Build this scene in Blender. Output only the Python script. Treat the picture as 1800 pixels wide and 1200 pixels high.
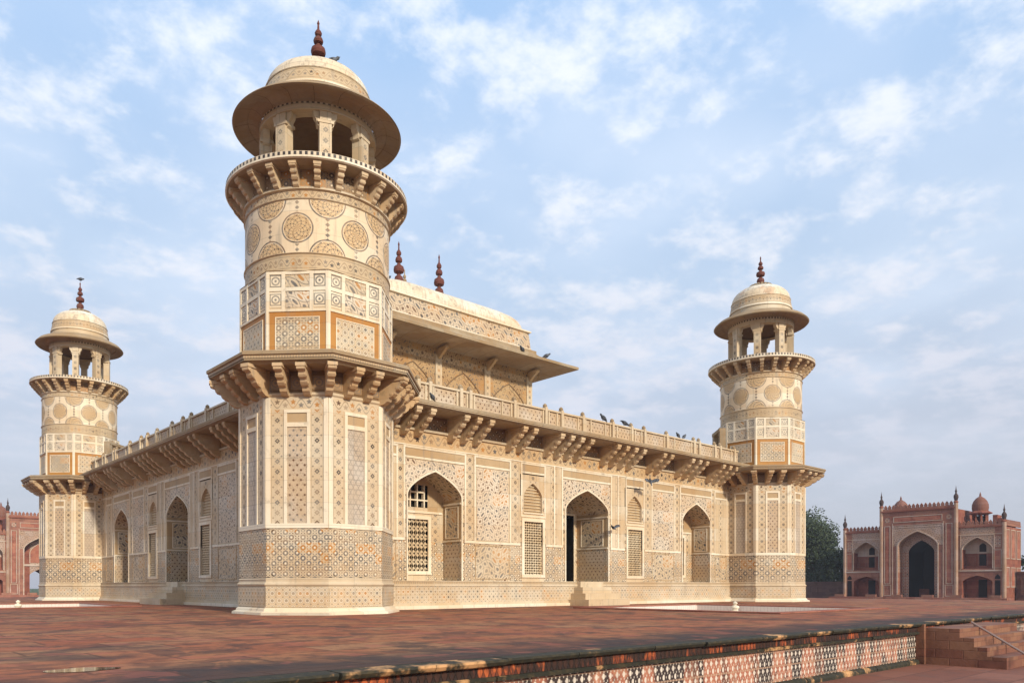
import bpy, math, random
from mathutils import Vector, noise as mnoise
S = bpy.context.scene
for o in list(bpy.data.objects): bpy.data.objects.remove(o)
COL = S.collection
R_ = math.radians
sin, cos, PI = math.sin, math.cos, math.pi

# ------------------------------------------------------------------ camera
cam = bpy.data.objects.new('camera', bpy.data.cameras.new('camera'))
COL.objects.link(cam); S.camera = cam
cam.data.lens = 36 * 1337.94 / 1800
cam.data.sensor_width = 36; cam.data.sensor_fit = 'HORIZONTAL'
cam.data.shift_x = (900 - 830.729) / 1800
cam.data.shift_y = (1029.2 - 600) / 1800
cam.data.clip_start = .1; cam.data.clip_end = 3000
CAM = Vector((-8.775, -15.608, .609))
cam.location = CAM
cam.rotation_euler = (R_(90), 0, R_(49.198 - 90))

# ------------------------------------------------------------------ light
SUN_AZ, SUN_EL = 261, 27          # azimuth counted from +x towards +y
sun = bpy.data.objects.new('sun', bpy.data.lights.new('sun', 'SUN'))
COL.objects.link(sun)
sun.data.energy = 3.75; sun.data.angle = R_(4); sun.data.color = (1, .905, .745)
sd = Vector((cos(R_(SUN_AZ)) * cos(R_(SUN_EL)), sin(R_(SUN_AZ)) * cos(R_(SUN_EL)), sin(R_(SUN_EL))))
sun.rotation_euler = sd.to_track_quat('Z', 'Y').to_euler()
S.view_settings.view_transform = 'Standard'; S.view_settings.look = 'None'
S.view_settings.exposure = 0.22; S.view_settings.gamma = 1
S.render.engine = 'CYCLES'
S.cycles.max_bounces = 8

# ------------------------------------------------------------------ node helpers
class NT:
    def __init__(s, tree): s.t = tree; s.n = tree.nodes; s.l = tree.links
    def new(s, typ, **kw):
        n = s.n.new(typ)
        for k, v in kw.items(): setattr(n, k, v)
        return n
    def put(s, sock, v):
        if isinstance(v, X): s.l.new(v.s, sock)
        elif isinstance(v, bpy.types.NodeSocket): s.l.new(v, sock)
        else: sock.default_value = v
    def math(s, op, *a, clamp=False):
        n = s.new('ShaderNodeMath', operation=op, use_clamp=clamp)
        for i, v in enumerate(a): s.put(n.inputs[i], v)
        return X(s, n.outputs[0])
    def mix(s, f, a, b, mode='MIX'):
        n = s.new('ShaderNodeMix', data_type='RGBA', blend_type=mode)
        s.put(n.inputs[0], f)
        for i, v in ((6, a), (7, b)):
            if isinstance(v, tuple) and len(v) == 3: v = (*v, 1)
            s.put(n.inputs[i], v)
        return X(s, n.outputs[2])
    def vec(s, x, y, z=0.0):
        n = s.new('ShaderNodeCombineXYZ')
        for i, v in enumerate((x, y, z)): s.put(n.inputs[i], v)
        return X(s, n.outputs[0])
    def sep(s, v):
        n = s.new('ShaderNodeSeparateXYZ'); s.put(n.inputs[0], v)
        return [X(s, n.outputs[i]) for i in range(3)]
    def noise(s, v, scale, detail=4, rough=.55, dist=0):
        n = s.new('ShaderNodeTexNoise'); s.put(n.inputs['Vector'], v)
        n.inputs['Scale'].default_value = scale; n.inputs['Detail'].default_value = detail
        n.inputs['Roughness'].default_value = rough; n.inputs['Distortion'].default_value = dist
        return X(s, n.outputs[0])
    def white(s, v):
        n = s.new('ShaderNodeTexWhiteNoise', noise_dimensions='2D'); s.put(n.inputs['Vector'], v)
        return X(s, n.outputs['Value'])
    def voro(s, v, scale, feature='F1'):
        n = s.new('ShaderNodeTexVoronoi', feature=feature); s.put(n.inputs['Vector'], v)
        n.inputs['Scale'].default_value = scale
        return X(s, n.outputs['Distance'])
    def ramp(s, v, pts):
        n = s.new('ShaderNodeValToRGB'); s.put(n.inputs[0], v)
        e = n.color_ramp.elements
        while len(e) < len(pts): e.new(.5)
        for i, (p, c) in enumerate(pts):
            e[i].position = p
            e[i].color = (c, c, c, 1) if isinstance(c, (int, float)) else (*c, 1)
        return X(s, n.outputs[0])
class X:
    def __init__(s, t, sock): s.t = t; s.s = sock
    def __add__(s, o): return s.t.math('ADD', s, o)
    __radd__ = __add__
    def __sub__(s, o): return s.t.math('SUBTRACT', s, o)
    def __rsub__(s, o): return s.t.math('SUBTRACT', o, s)
    def __mul__(s, o): return s.t.math('MULTIPLY', s, o)
    __rmul__ = __mul__
    def __truediv__(s, o): return s.t.math('DIVIDE', s, o)
    def fract(s): return s.t.math('FRACT', s)
    def floor(s): return s.t.math('FLOOR', s)
    def abs(s): return s.t.math('ABSOLUTE', s)
    def sin(s): return s.t.math('SINE', s)
    def lt(s, v, w=.0): # soft less-than
        if w == 0: return s.t.math('LESS_THAN', s, v)
        return s.t.math('DIVIDE', (v - s) if isinstance(v, X) else s.t.math('SUBTRACT', v, s), w, clamp=True)
    def mx(s, o): return s.t.math('MAXIMUM', s, o)
    def mn(s, o): return s.t.math('MINIMUM', s, o)
    def sm(s, a, b):
        n = s.t.new('ShaderNodeMapRange', interpolation_type='SMOOTHSTEP')
        s.t.put(n.inputs[0], s); n.inputs[1].default_value = a; n.inputs[2].default_value = b
        return X(s.t, n.outputs[0])
def ln(t, x, y): return t.math('SQRT', x * x + y * y)

# ------------------------------------------------------------------ world: Nishita sky, thin broken cloud
W = bpy.data.worlds.new('World'); S.world = W; W.use_nodes = True
t = NT(W.node_tree); t.n.clear()
sky = t.new('ShaderNodeTexSky', sky_type='NISHITA', sun_disc=False)
sky.sun_elevation = R_(SUN_EL); sky.sun_rotation = R_(90 - SUN_AZ)
sky.air_density = 1.0; sky.dust_density = 2.2; sky.ozone_density = 1.5
tc = t.new('ShaderNodeTexCoord')
gx, gy, gz = t.sep(tc.outputs['Generated'])
zz = gz.mx(0.0)
k = 1.0 / 1.0
den = zz + .22
pv = t.vec(gx / den, gy / den, 0.0)
big = t.noise(pv, 1.35, 2, .5)
n1 = t.noise(pv, 7.2, 9, .60, .1)
n2 = t.noise(t.vec(gx / den * 1.0 + 7.0, gy / den, 3.0), 13, 5, .6)
cl = n1 * .78 + n2 * .22 + big * .30
cmask = cl.sm(.59, .80)
lowfade = zz.sm(.03, .30)
skyc = t.mix(1.0, sky.outputs[0], (.105, .105, .105), 'MULTIPLY')
hz = t.ramp(zz, [(0, (.48, .50, .58)), (.16, (.54, .58, .68)), (.36, (.54, .67, .85)), (.62, (.42, .63, .95)), (1, (.32, .54, .95))])
base = t.mix(.82, skyc, hz)
veil = t.noise(pv, 2.1, 3, .5).sm(.35, .75)
base = t.mix(veil * .42 * lowfade, base, (.76, .84, .97))
cl_c = t.mix(zz.sm(.15, .6), (.70, .70, .78), (.97, .98, 1.0))
full = t.mix(cmask * lowfade * .68, base, cl_c)
bg = t.new('ShaderNodeBackground'); t.put(bg.inputs[0], full); bg.inputs[1].default_value = 1.0
wo = t.new('ShaderNodeOutputWorld'); t.l.new(bg.outputs[0], wo.inputs[0])

# ------------------------------------------------------------------ materials
def newmat(name, rough=.6, spec=.3):
    m = bpy.data.materials.new(name); m.use_nodes = True
    tt = NT(m.node_tree)
    b = tt.n['Principled BSDF']; b.inputs['Roughness'].default_value = rough
    b.inputs['Specular IOR Level'].default_value = spec
    return m, tt, b
CREAM = (.585, .485, .345); TAN = (.46, .335, .195); PALE = (.74, .65, .50)
DARK = (.035, .026, .022); BROWN = (.12, .06, .03); OCHRE = (.40, .175, .04); GREY = (.10, .095, .09)

def marble(t, col, var=.35, ss=1.0):
    g = t.new('ShaderNodeNewGeometry'); P = g.outputs['Position']
    a = t.noise(P, .9 * ss, 5, .6); b = t.noise(P, 5.5 * ss, 6, .65); c = t.noise(P, 31, 3, .6)
    dk = tuple(x * y for x, y in zip(col, (.80, .70, .58)))
    c1 = t.mix(a.sm(.35, .68) * var * 1.6, col, dk)
    c1 = t.mix(b.sm(.45, .75) * var, c1, tuple(x * .72 for x in col))
    c1 = t.mix(c.sm(.5, .8) * .18, c1, tuple(x * .6 for x in col))
    # slab-to-slab tone, fine joints between the slabs
    x, y, z = t.sep(P)
    sx = (x + y) / .83; sz = z / .47
    wv = t.white(t.vec(sx.floor(), sz.floor()))
    c1 = t.mix(wv.sm(.2, 1.0) * .50, c1, tuple(p * q for p, q in zip(col, (.86, .70, .52))))
    c1 = t.mix(wv.sm(.35, .0) * .22, c1, tuple(min(.85, p * q) for p, q in zip(col, (1.12, 1.15, 1.2))))
    jn = (sx.fract() - .5).abs().sm(.489, .498).mx((sz.fract() - .5).abs().sm(.482, .496))
    c1 = t.mix(jn * .45, c1, tuple(p * .38 for p in col))
    # rain stain: vertical grey streaks, and blotches of lichen
    st = t.noise(t.vec(x * 7, y * 7, z * .55), 1.0, 4, .6).sm(.54, .78)
    c1 = t.mix(st * .55, c1, (.22, .19, .155))
    li = t.noise(P, 2.4, 7, .7, .4).sm(.57, .70)
    c1 = t.mix(li * .38, c1, (.16, .125, .085))
    return c1, b

def inlay(name, kind, col=CREAM, a=.1, strength=.85, warm=.3, bump=.15, rough=.55):
    m, t, bs = newmat(name, rough)
    base, nb = marble(t, col)
    uv = t.new('ShaderNodeUVMap'); u, v, _ = t.sep(uv.outputs[0])
    jit = t.noise(uv.outputs[0], 9, 2)
    def cell(cx, cy, ox=0.0, oy=0.0):
        x = (u + ox) / cx; y = (v + oy) / cy
        fx = (x.fract() - .5) * cx; fy = (y.fract() - .5) * cy
        r = t.white(t.vec(x.floor(), y.floor()))
        return fx, fy, r
    dark = accent = light = None
    rnd = None
    if kind == 'girih':                      # ringed stars on a busy field
        fx, fy, r = cell(a * 2, a * 1.75); gx_, gy_, r2 = cell(a * 2, a * 1.75, a, a * .875)
        d1 = ln(t, fx, fy); d2 = ln(t, gx_, gy_)
        ring = lambda d: (d - a * .34).abs().lt(a * .17, a * .08)
        near = d1.mn(d2)
        rmask = ring(near)
        sx, sy, r3 = cell(a * .5, a * .4375)
        dots = (sx.abs() + sy.abs()).lt(a * .16, a * .05)
        lx = (((u + v) / (a * 1.0)).fract() - .5).abs(); ly = (((u - v) / (a * 1.0)).fract() - .5).abs()
        lines = lx.mn(ly).lt(.10, .05) * (1.0 - near.lt(a * .5))
        dark = (rmask * (.45 + .55 * r)).mx(dots * .85 * (1.0 - near.lt(a * .6))).mx(lines * .32)
        light = near.lt(a * .17, a * .06)
        rnd = r.mx(r2 * .6)
    elif kind == 'column':                   # one file of diamond florets up a strip
        y = v / a; fy = (y.fract() - .5) * a
        r = t.white(t.vec(y.floor(), 3.0))
        d = u.abs() + fy.abs()
        flo = d.lt(a * .30, a * .06) * (1.0 - d.lt(a * .12) * .6)
        edge = (u.abs() - a * .42).abs() + ((y + .5).fract() - .5).abs() * a
        side = edge.lt(a * .14, a * .05)
        bo = (u.abs() - a * .58).abs().lt(a * .03, a * .02)
        small = ((u.abs() - a * .22).abs() + (((y * 2).fract() - .5) * a * .5).abs()).lt(a * .09, a * .05)
        dark = (flo * (.5 + .5 * r)).mx(side * .6).mx(bo * .55).mx(small * .4); rnd = r
    elif kind == 'dots':
        fx, fy, r = cell(a, a * 1.3); gx_, gy_, r2 = cell(a, a * 1.3, a * .5, a * .65)
        d = ln(t, fx, fy).mn(ln(t, gx_, gy_))
        fine = t.voro(uv.outputs[0], 4 / a).sm(.5, .15)
        dark = d.lt(a * .19, a * .08) * .9
        dark = dark.mx(fine * .32); rnd = t.white(t.vec((v / (a * 2.6)).floor(), 1.0))
    elif kind == 'fine':
        lx = (((u + v * .6) / a).fract() - .5).abs(); ly = (((u - v * .6) / a).fract() - .5).abs(); lz = ((v / (a * .8)).fract() - .5).abs()
        l = lx.mn(ly).mn(lz).lt(.11, .06)
        blotch = t.noise(uv.outputs[0], 3.0, 3).sm(.3, .65)
        dark = l * .5 * (.4 + .6 * blotch); rnd = jit
    elif kind == 'scroll':                   # arabesque scroll work
        k_ = PI / (a * 1.25)
        ax_ = (u * k_ + (v * k_ * .5).sin() * 1.25).sin(); ay_ = (v * k_ + (u * k_ * .5).sin() * 1.25).sin()
        l1 = ax_.abs().lt(.24, .12) * (.45 + .55 * ay_.abs()); l2 = ay_.abs().lt(.22, .12)
        fl = (ax_.abs().mn(2.0) + ay_.abs()); bud = (2.0 - fl).lt(.34, .14)
        node = fl.lt(.42, .14)
        q2 = t.voro(uv.outputs[0], 1.6 / a); sp = q2.lt(.20, .08)
        br = t.noise(uv.outputs[0], .9 / a, 2).sm(.38, .58)
        rr_ = t.white(t.vec((u / (a * 2.5)).floor(), (v / (a * 2.5)).floor()))
        dark = (l1 * .75 * (.35 + .65 * br)).mx(l2 * .62 * (.35 + .65 * br)).mx(node * (.6 + .4 * rr_)).mx(bud * .8).mx(sp * .5)
        rnd = rr_
    elif kind == 'vine':                     # running stem with flowers, for bands centred on v=0
        w = (u / a * 2 * PI).sin() * a * .26
        st = (v - w).abs().lt(a * .06, a * .03)
        fx = ((u / a * 2).fract() - .5) * a * .5
        sg = (((u / a * 2).floor() * .5).fract()).lt(.25) * 2.0 - 1.0
        dd = ln(t, fx, v + sg * a * .10)
        ang = t.math('ARCTAN2', v + sg * a * .10, fx)
        pet = dd.lt((ang * 5).sin() * a * .04 + a * .15, a * .05)
        r = t.white(t.vec((u / a * 2).floor(), 2.0))
        bo = (v.abs() - a * .44).abs().lt(a * .035, a * .02)
        dark = (st * .5).mx(pet * (.45 + .55 * r)).mx(bo * .5); rnd = r
    elif kind == 'stars':                    # star-and-cross lattice with white stars
        fx, fy, r = cell(a, a); gx_, gy_, r2 = cell(a, a, a * .5, a * .5)
        d1 = ln(t, fx, fy); an = t.math('ARCTAN2', fy, fx)
        star = d1.lt(((an * 8).sin() * .055 + .24) * a, a * .05)
        d2 = ln(t, gx_, gy_)
        star2 = d2.lt(a * .15, a * .05)
        ring = (d1 - a * .36).abs().lt(a * .05, a * .04)
        dark = (star * (.35 + .6 * r)).mx(star2 * .75).mx(ring * .55); rnd = r
        light = (d1 - a * .29).abs().lt(a * .05, a * .03)
    elif kind == 'medal':                    # drum: round medallions, half ones above and below, chains between
        th = u * 8 / (2 * PI)                # u is the angle here, v the height
        fx = ((th + .5).fract() - .5) * 1.233; fx2 = (th.fract() - .5) * 1.233
        y0 = v - 8.10
        d1 = ln(t, fx, y0 * 1.04) + .012
        yb = y0.abs() - .60
        d2 = ln(t, fx2, yb)
        def med(d, s):
            rim = (d - .33 * s).abs().lt(.020, .010).mx((d - .27 * s).abs().lt(.010, .010) * .7)
            fill = d.lt(.30 * s)
            return rim, fill
        q = t.vec(u * 1.57, v, 0.0)
        an1 = t.math('ARCTAN2', y0, fx); an2 = t.math('ARCTAN2', yb, fx2)
        ros = lambda d_, an_: ((d_ * 62.0).sin() * (an_ * 8.0 + (d_ * 16.0)).sin())
        in1 = d1.lt(.34)
        rv = ros(d1, an1) * in1 + ros(d2, an2) * (1.0 - in1)
        vr = rv.abs().lt(.20, .10) * .8; vc = rv.sm(.55, .80)
        r1, f1 = med(d1, 1.0); r2, f2 = med(d2, 1.12)
        ch1 = (fx.abs() + ((v / .11).fract() - .5).abs() * .11).lt(.055, .02) * (1.0 - d1.lt(.36)) * .4
        ch2 = (fx2.abs() + ((v / .11).fract() - .5).abs() * .11).lt(.06, .02) * (1.0 - d2.lt(.38)) * .55
        ff = f1.mx(f2)
        dark = (r1.mx(r2) * .8).mx(ff * (vr * .75).mx(vc * 1.0)).mx(ch1 * 1.6).mx(ch2 * 1.4)
        rnd = t.noise(q, 6, 1).sm(.35, .65); light = None
        base = t.mix(ff * .62, base, (.54, .33, .13))
    elif kind == 'emblem':                   # one vase or flower per small panel, centred on the patch
        d = ln(t, u, v)
        ring = (d - a * .30).abs().lt(a * .07, a * .03)
        c = d.lt(a * .12, a * .05)
        bx = (u.abs().mx(v.abs()) - a * .44).abs().lt(a * .045, a * .02)
        dark = (ring * .8).mx(c * .9).mx(bx * .95); rnd = jit
    elif kind == 'chevron':
        x = ((u / a).fract() - .5).abs() * 2; y = (v / a).fract()
        zig = (y - x).abs().lt(.30, .08)
        dark = zig * .9; rnd = jit
    elif kind == 'teeth':
        dark = (u / a).fract().lt(.5) * (v.abs().lt(.036)); rnd = jit * 0.0 + .7
    elif kind == 'dash':
        x = (u / a).fract(); y = (v / (a * .5)).fract()
        dark = (x.lt(.55) * y.lt(.5)) * .85; rnd = jit
    acc = t.mix(rnd.sm(.30, .42), BROWN, GREY)
    acc = t.mix(rnd.sm(.62, .72), acc, DARK)
    acc = t.mix(rnd.sm(.80, .86) * (warm > .1), acc, OCHRE)
    warmn = t.noise(uv.outputs[0], 1.3, 2).sm(.42, .62)
    base = t.mix(warmn * warm, base, tuple(x * y for x, y in zip(TAN, (1.02, .92, .8))))
    g2 = t.new('ShaderNodeNewGeometry')
    wear = t.noise(g2.outputs['Position'], 2.2, 5, .65).sm(.30, .60) * .35 + .75
    px, py, pz = t.sep(g2.outputs['Position'])
    slb = t.white(t.vec(((px + py) / .83).floor() + 5.0, (pz / .47).floor()))
    out = t.mix(dark * strength * wear * (slb * .30 + .82), base, acc)
    if light is not None: out = t.mix(light * .7, out, PALE)
    t.put(bs.inputs['Base Color'], out)
    if bump:
        bp = t.new('ShaderNodeBump'); bp.inputs['Strength'].default_value = bump; bp.inputs['Distance'].default_value = .008
        t.put(bp.inputs['Height'], nb * .6 - dark * .6); t.l.new(bp.outputs[0], bs.inputs['Normal'])
    return m

def plain(name, col, rough=.6, var=.35, bump=.2, spec=.3, ss=1.0):
    m, t, bs = newmat(name, rough, spec)
    c, nb = marble(t, col, var, ss)
    t.put(bs.inputs['Base Color'], c)
    bp = t.new('ShaderNodeBump'); bp.inputs['Strength'].default_value = bump; bp.inputs['Distance'].default_value = .01
    t.put(bp.inputs['Height'], nb); t.l.new(bp.outputs[0], bs.inputs['Normal'])
    return m
def flat(name, col, rough=.8, spec=.2):
    m, t, bs = newmat(name, rough, spec)
    g = t.new('ShaderNodeNewGeometry')
    nn = t.noise(g.outputs['Position'], 6, 4)
    t.put(bs.inputs['Base Color'], t.mix(nn.sm(.3, .7) * .5, col, tuple(x * .6 for x in col)))
    return m

M = {}
M['white'] = plain('white_marble', PALE, .5, .22)
M['marble'] = plain('cream_marble', CREAM, .5, .45)
M['weather'] = plain('weathered_marble', (.35, .27, .175), .8, .9, .5)
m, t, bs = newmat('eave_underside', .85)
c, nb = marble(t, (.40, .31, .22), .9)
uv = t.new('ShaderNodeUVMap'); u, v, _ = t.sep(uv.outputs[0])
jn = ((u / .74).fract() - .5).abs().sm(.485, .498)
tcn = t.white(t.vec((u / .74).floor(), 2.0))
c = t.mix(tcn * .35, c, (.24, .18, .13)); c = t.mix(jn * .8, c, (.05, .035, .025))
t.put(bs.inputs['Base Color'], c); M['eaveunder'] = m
M['bracket'] = plain('bracket_marble', (.58, .44, .28), .7, .9, .5)
M['under'] = plain('grime_shade_marble', (.205, .135, .075), .85, .9, .4)  # grime brown, deepened to paint in shade between tower brackets and under kiosk domes
M['tan2'] = plain('stain_shade_marble', (.27, .165, .085), .8, .9)  # brown stain darkened to paint in the shade under the cornice, between its brackets
M['tan'] = plain('tan_marble', TAN, .6, .5)
M['orange'] = plain('ochre_marble', (.44, .21, .05), .55, .5)
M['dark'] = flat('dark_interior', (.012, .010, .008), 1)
M['girih'] = inlay('ring_star_inlay', 'girih', CREAM, .125, 1.0, .25)
M['girih_f'] = inlay('broad_star_inlay', 'girih', CREAM, .20, 1.0, .25)
M['girih_s'] = inlay('small_star_inlay', 'girih', CREAM, .135, 1.0, .35)
M['column'] = inlay('diamond_file_inlay', 'column', CREAM, .215, 1.0, .3)
M['column_s'] = inlay('narrow_file_inlay', 'column', CREAM, .235, 1.0, .45)
M['dots'] = inlay('dotted_inlay', 'dots', (.52, .42, .31), .16, 1.0, .45)
M['fine'] = inlay('fine_line_inlay', 'fine', (.50, .43, .35), .13, 1.0, .15)
M['scroll'] = inlay('arabesque_inlay', 'scroll', CREAM, .17, 1.0, .25)
M['scroll_w'] = inlay('arabesque_pale_inlay', 'scroll', (.66, .56, .43), .135, 1.0, .12)
M['vine'] = inlay('vine_band_inlay', 'vine', (.54, .40, .24), .46, 1.0, .4)
M['vine_s'] = inlay('small_vine_inlay', 'vine', CREAM, .34, 1.0, .35)
M['stars'] = inlay('star_lattice_inlay', 'stars', CREAM, .17, 1.0, .2)
M['stars_w'] = inlay('base_star_inlay', 'stars', CREAM, .15, .85, .35)
M['medal'] = inlay('medallion_inlay', 'medal', (.74, .63, .47), .1, 1.0, .1)
M['emblem_t'] = inlay('emblem_tan_inlay', 'emblem', (.34, .225, .12), .26, .9, .2)
M['girih_t'] = inlay('tan_star_inlay', 'girih', (.29, .19, .10), .12, .9, .2)
M['emblem'] = inlay('emblem_inlay', 'emblem', PALE, .26, .95, .1)
M['chevron'] = inlay('chevron_edge', 'teeth', (.66, .56, .42), .115, 1.0, .0)
M['dash'] = inlay('dashed_edge', 'dash', (.50, .38, .24), .06, .8, .2)
M['finial'] = plain('red_finial_stone', (.135, .042, .03), .75, .8, .3)
M['lattice'] = plain('lattice_marble', (.62, .50, .33), .6, .3)

# ------------------------------------------------------------------ mesh builder
class Fr:                                     # wall frame: s along, h up, d outward
    def __init__(s, O, Sd): s.O = Vector(O); s.S = Vector(Sd).normalized(); s.N = s.S.cross(Vector((0, 0, 1)))
    def p(s, a, h, d=0): return s.O + s.S * a + s.N * d + Vector((0, 0, h))
class MB:
    def __init__(s): s.v = []; s.f = []; s.uv = []; s.m = []; s.ms = []; s.sm = []
    def mi(s, m):
        if m not in s.ms: s.ms.append(m)
        return s.ms.index(m)
    def poly(s, pts, uvs, m, smooth=False):
        b = len(s.v); s.v += [tuple(p) for p in pts]
        s.f.append(list(range(b, b + len(pts)))); s.uv.append(uvs); s.m.append(s.mi(m)); s.sm.append(smooth)
    def rect(s, F, s0, s1, h0, h1, d, m, c=True):
        cs, ch = ((s0 + s1) / 2, (h0 + h1) / 2) if c else (0, 0)
        P = [(s0, h0), (s1, h0), (s1, h1), (s0, h1)]
        s.poly([F.p(a, h, d) for a, h in P], [(a - cs, h - ch) for a, h in P], m)
    def box(s, F, s0, s1, h0, h1, d0, d1, m, cap=True):
        s.rect(F, s0, s1, h0, h1, d1, m)
        q = lambda pts: s.poly([F.p(*p) for p in pts], [(p[0] + p[2], p[1] + p[2]) for p in pts], m)
        q([(s0, h0, d0), (s0, h0, d1), (s0, h1, d1), (s0, h1, d0)])
        q([(s1, h0, d1), (s1, h0, d0), (s1, h1, d0), (s1, h1, d1)])
        q([(s0, h1, d1), (s1, h1, d1), (s1, h1, d0), (s0, h1, d0)])
        q([(s0, h0, d0), (s1, h0, d0), (s1, h0, d1), (s0, h0, d1)])
        if cap: q([(s1, h0, d0), (s0, h0, d0), (s0, h1, d0), (s1, h1, d0)])
    def frame(s, F, s0, s1, h0, h1, w, d0, d1, m, sides='lrtb'):
        if 'l' in sides: s.box(F, s0, s0 + w, h0, h1, d0, d1, m, False)
        if 'r' in sides: s.box(F, s1 - w, s1, h0, h1, d0, d1, m, False)
        if 't' in sides: s.box(F, s0 + w, s1 - w, h1 - w, h1, d0, d1, m, False)
        if 'b' in sides: s.box(F, s0 + w, s1 - w, h0, h0 + w, d0, d1, m, False)
    def lathe(s, c, prof, n, m, ph=0, smooth=False, capt=False, capb=False, rr=None, mats=None, scale=None):
        for i in range(len(prof) - 1):
            (r0, z0), (r1, z1) = prof[i], prof[i + 1]
            mm = mats[i] if mats else m
            for j in range(n):
                a0, a1 = ph + 2 * PI * j / n, ph + 2 * PI * (j + 1) / n
                pts = [(c[0] + r0 * cos(a0), c[1] + r0 * sin(a0), z0), (c[0] + r0 * cos(a1), c[1] + r0 * sin(a1), z0),
                       (c[0] + r1 * cos(a1), c[1] + r1 * sin(a1), z1), (c[0] + r1 * cos(a0), c[1] + r1 * sin(a0), z1)]
                R = rr if rr else max(r0, r1)
                dz = 0 if abs(z1 - z0) > .001 else abs(r1 - r0)
                vc = 0 if scale == 'abs' else (z0 + z1) / 2
                uv = [(a0 * R, z0 - vc), (a1 * R, z0 - vc), (a1 * R, z1 - vc + dz), (a0 * R, z1 - vc + dz)]
                if r1 < 1e-5: pts, uv = pts[:3], uv[:3]
                elif r0 < 1e-5: pts, uv = [pts[0], pts[2], pts[3]], [uv[0], uv[2], uv[3]]
                s.poly(pts, uv, mm, smooth)
        for cap, (r, z), rev in ((capb, prof[0], True), (capt, prof[-1], False)):
            if cap:
                pts = [(c[0] + r * cos(ph + 2 * PI * j / n), c[1] + r * sin(ph + 2 * PI * j / n), z) for j in range(n)]
                if rev: pts.reverse()
                s.poly(pts, [(p[0], p[1]) for p in pts], m)
    def extr(s, F, prof, s0, s1, m):           # (d,h) polygon extruded along s
        A = [F.p(s0, h, d) for d, h in prof]; B = [F.p(s1, h, d) for d, h in prof]
        uvs = [(d, h) for d, h in prof]
        s.poly(A[::-1], uvs[::-1], m); s.poly(B, uvs, m)
        n = len(prof); acc = 0
        for i in range(n):
            j = (i + 1) % n
            L = math.dist(prof[i], prof[j])
            s.poly([A[i], A[j], B[j], B[i]], [(s0, acc), (s0, acc + L), (s1, acc + L), (s1, acc)], m); acc += L
    def tube(s, a, b, r0, r1, m, n=8):
        a, b = Vector(a), Vector(b); z = (b - a).normalized()
        x = z.orthogonal().normalized(); y = z.cross(x)
        A = [a + (x * cos(2 * PI * i / n) + y * sin(2 * PI * i / n)) * r0 for i in range(n)]
        B = [b + (x * cos(2 * PI * i / n) + y * sin(2 * PI * i / n)) * r1 for i in range(n)]
        for i in range(n):
            j = (i + 1) % n
            s.poly([A[i], A[j], B[j], B[i]], [(i, 0), (i + 1, 0), (i + 1, 1), (i, 1)], m, True)
        s.poly(A[::-1], [(0, 0)] * n, m); s.poly(B, [(0, 0)] * n, m)
    def build(s, name, parent=None, f=None, merge=False, flip=False):
        me = bpy.data.meshes.new(name)
        vs = [f(v) for v in s.v] if f else s.v
        loc = Vector((0, 0, 0))
        me.from_pydata([tuple(v) for v in vs], [], s.f)
        ul = me.uv_layers.new(name='UVMap')
        flatuv = [c for poly in s.uv for uv in poly for c in uv]
        ul.data.foreach_set('uv', flatuv)
        me.polygons.foreach_set('material_index', s.m)
        me.polygons.foreach_set('use_smooth', s.sm)
        for m in s.ms: me.materials.append(M[m] if isinstance(m, str) else m)
        if merge:
            import bmesh
            bm = bmesh.new(); bm.from_mesh(me); bmesh.ops.remove_doubles(bm, verts=bm.verts, dist=.0005)
            bm.to_mesh(me); bm.free()
        me.update()
        o = bpy.data.objects.new(name, me); COL.objects.link(o)
        if parent: o.parent = parent
        return o
def tag(o, label=None, cat=None, group=None, kind=None):
    if label: o['label'] = label
    if cat: o['category'] = cat
    if group: o['group'] = group
    if kind: o['kind'] = kind
    return o
def empty(name, label, cat, group=None):
    o = bpy.data.objects.new(name, None); COL.objects.link(o); o.empty_display_size = .3
    return tag(o, label, cat, group)

def arch_f(t): return .52 * math.sqrt(max(0, 1 - t * t)) + .48 * (1 - t)
def arch_pts(w, spring, apex, n=22):
    out = []
    for i in range(n + 1):
        a = PI * i / n; x = -w * cos(a); out.append((x, spring + (apex - spring) * arch_f(abs(x) / w)))
    return out
def spandrel(mb, F, c, w, spring, apex, s0, s1, top, d, m):
    """wall face from s0..s1 up to top with an arched hole; hole below spring is left open"""
    P = arch_pts(w, spring, apex)
    cs = (s0 + s1) / 2
    for (x0, y0), (x1, y1) in zip(P, P[1:]):
        q = [(c + x0, y0), (c + x1, y1), (c + x1, top), (c + x0, top)]
        mb.poly([F.p(a, h, d) for a, h in q], [(a - cs, h - top) for a, h in q], m)
    if s0 < c - w: mb.poly([F.p(a, h, d) for a, h in ((s0, spring), (c - w, spring), (c - w, top), (s0, top))], [(s0 - cs, spring - top), (c - w - cs, spring - top), (c - w - cs, 0), (s0 - cs, 0)], m)
    if s1 > c + w: mb.poly([F.p(a, h, d) for a, h in ((c + w, spring), (s1, spring), (s1, top), (c + w, top))], [(c + w - cs, spring - top), (s1 - cs, spring - top), (s1 - cs, 0), (c + w - cs, 0)], m)
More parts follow.
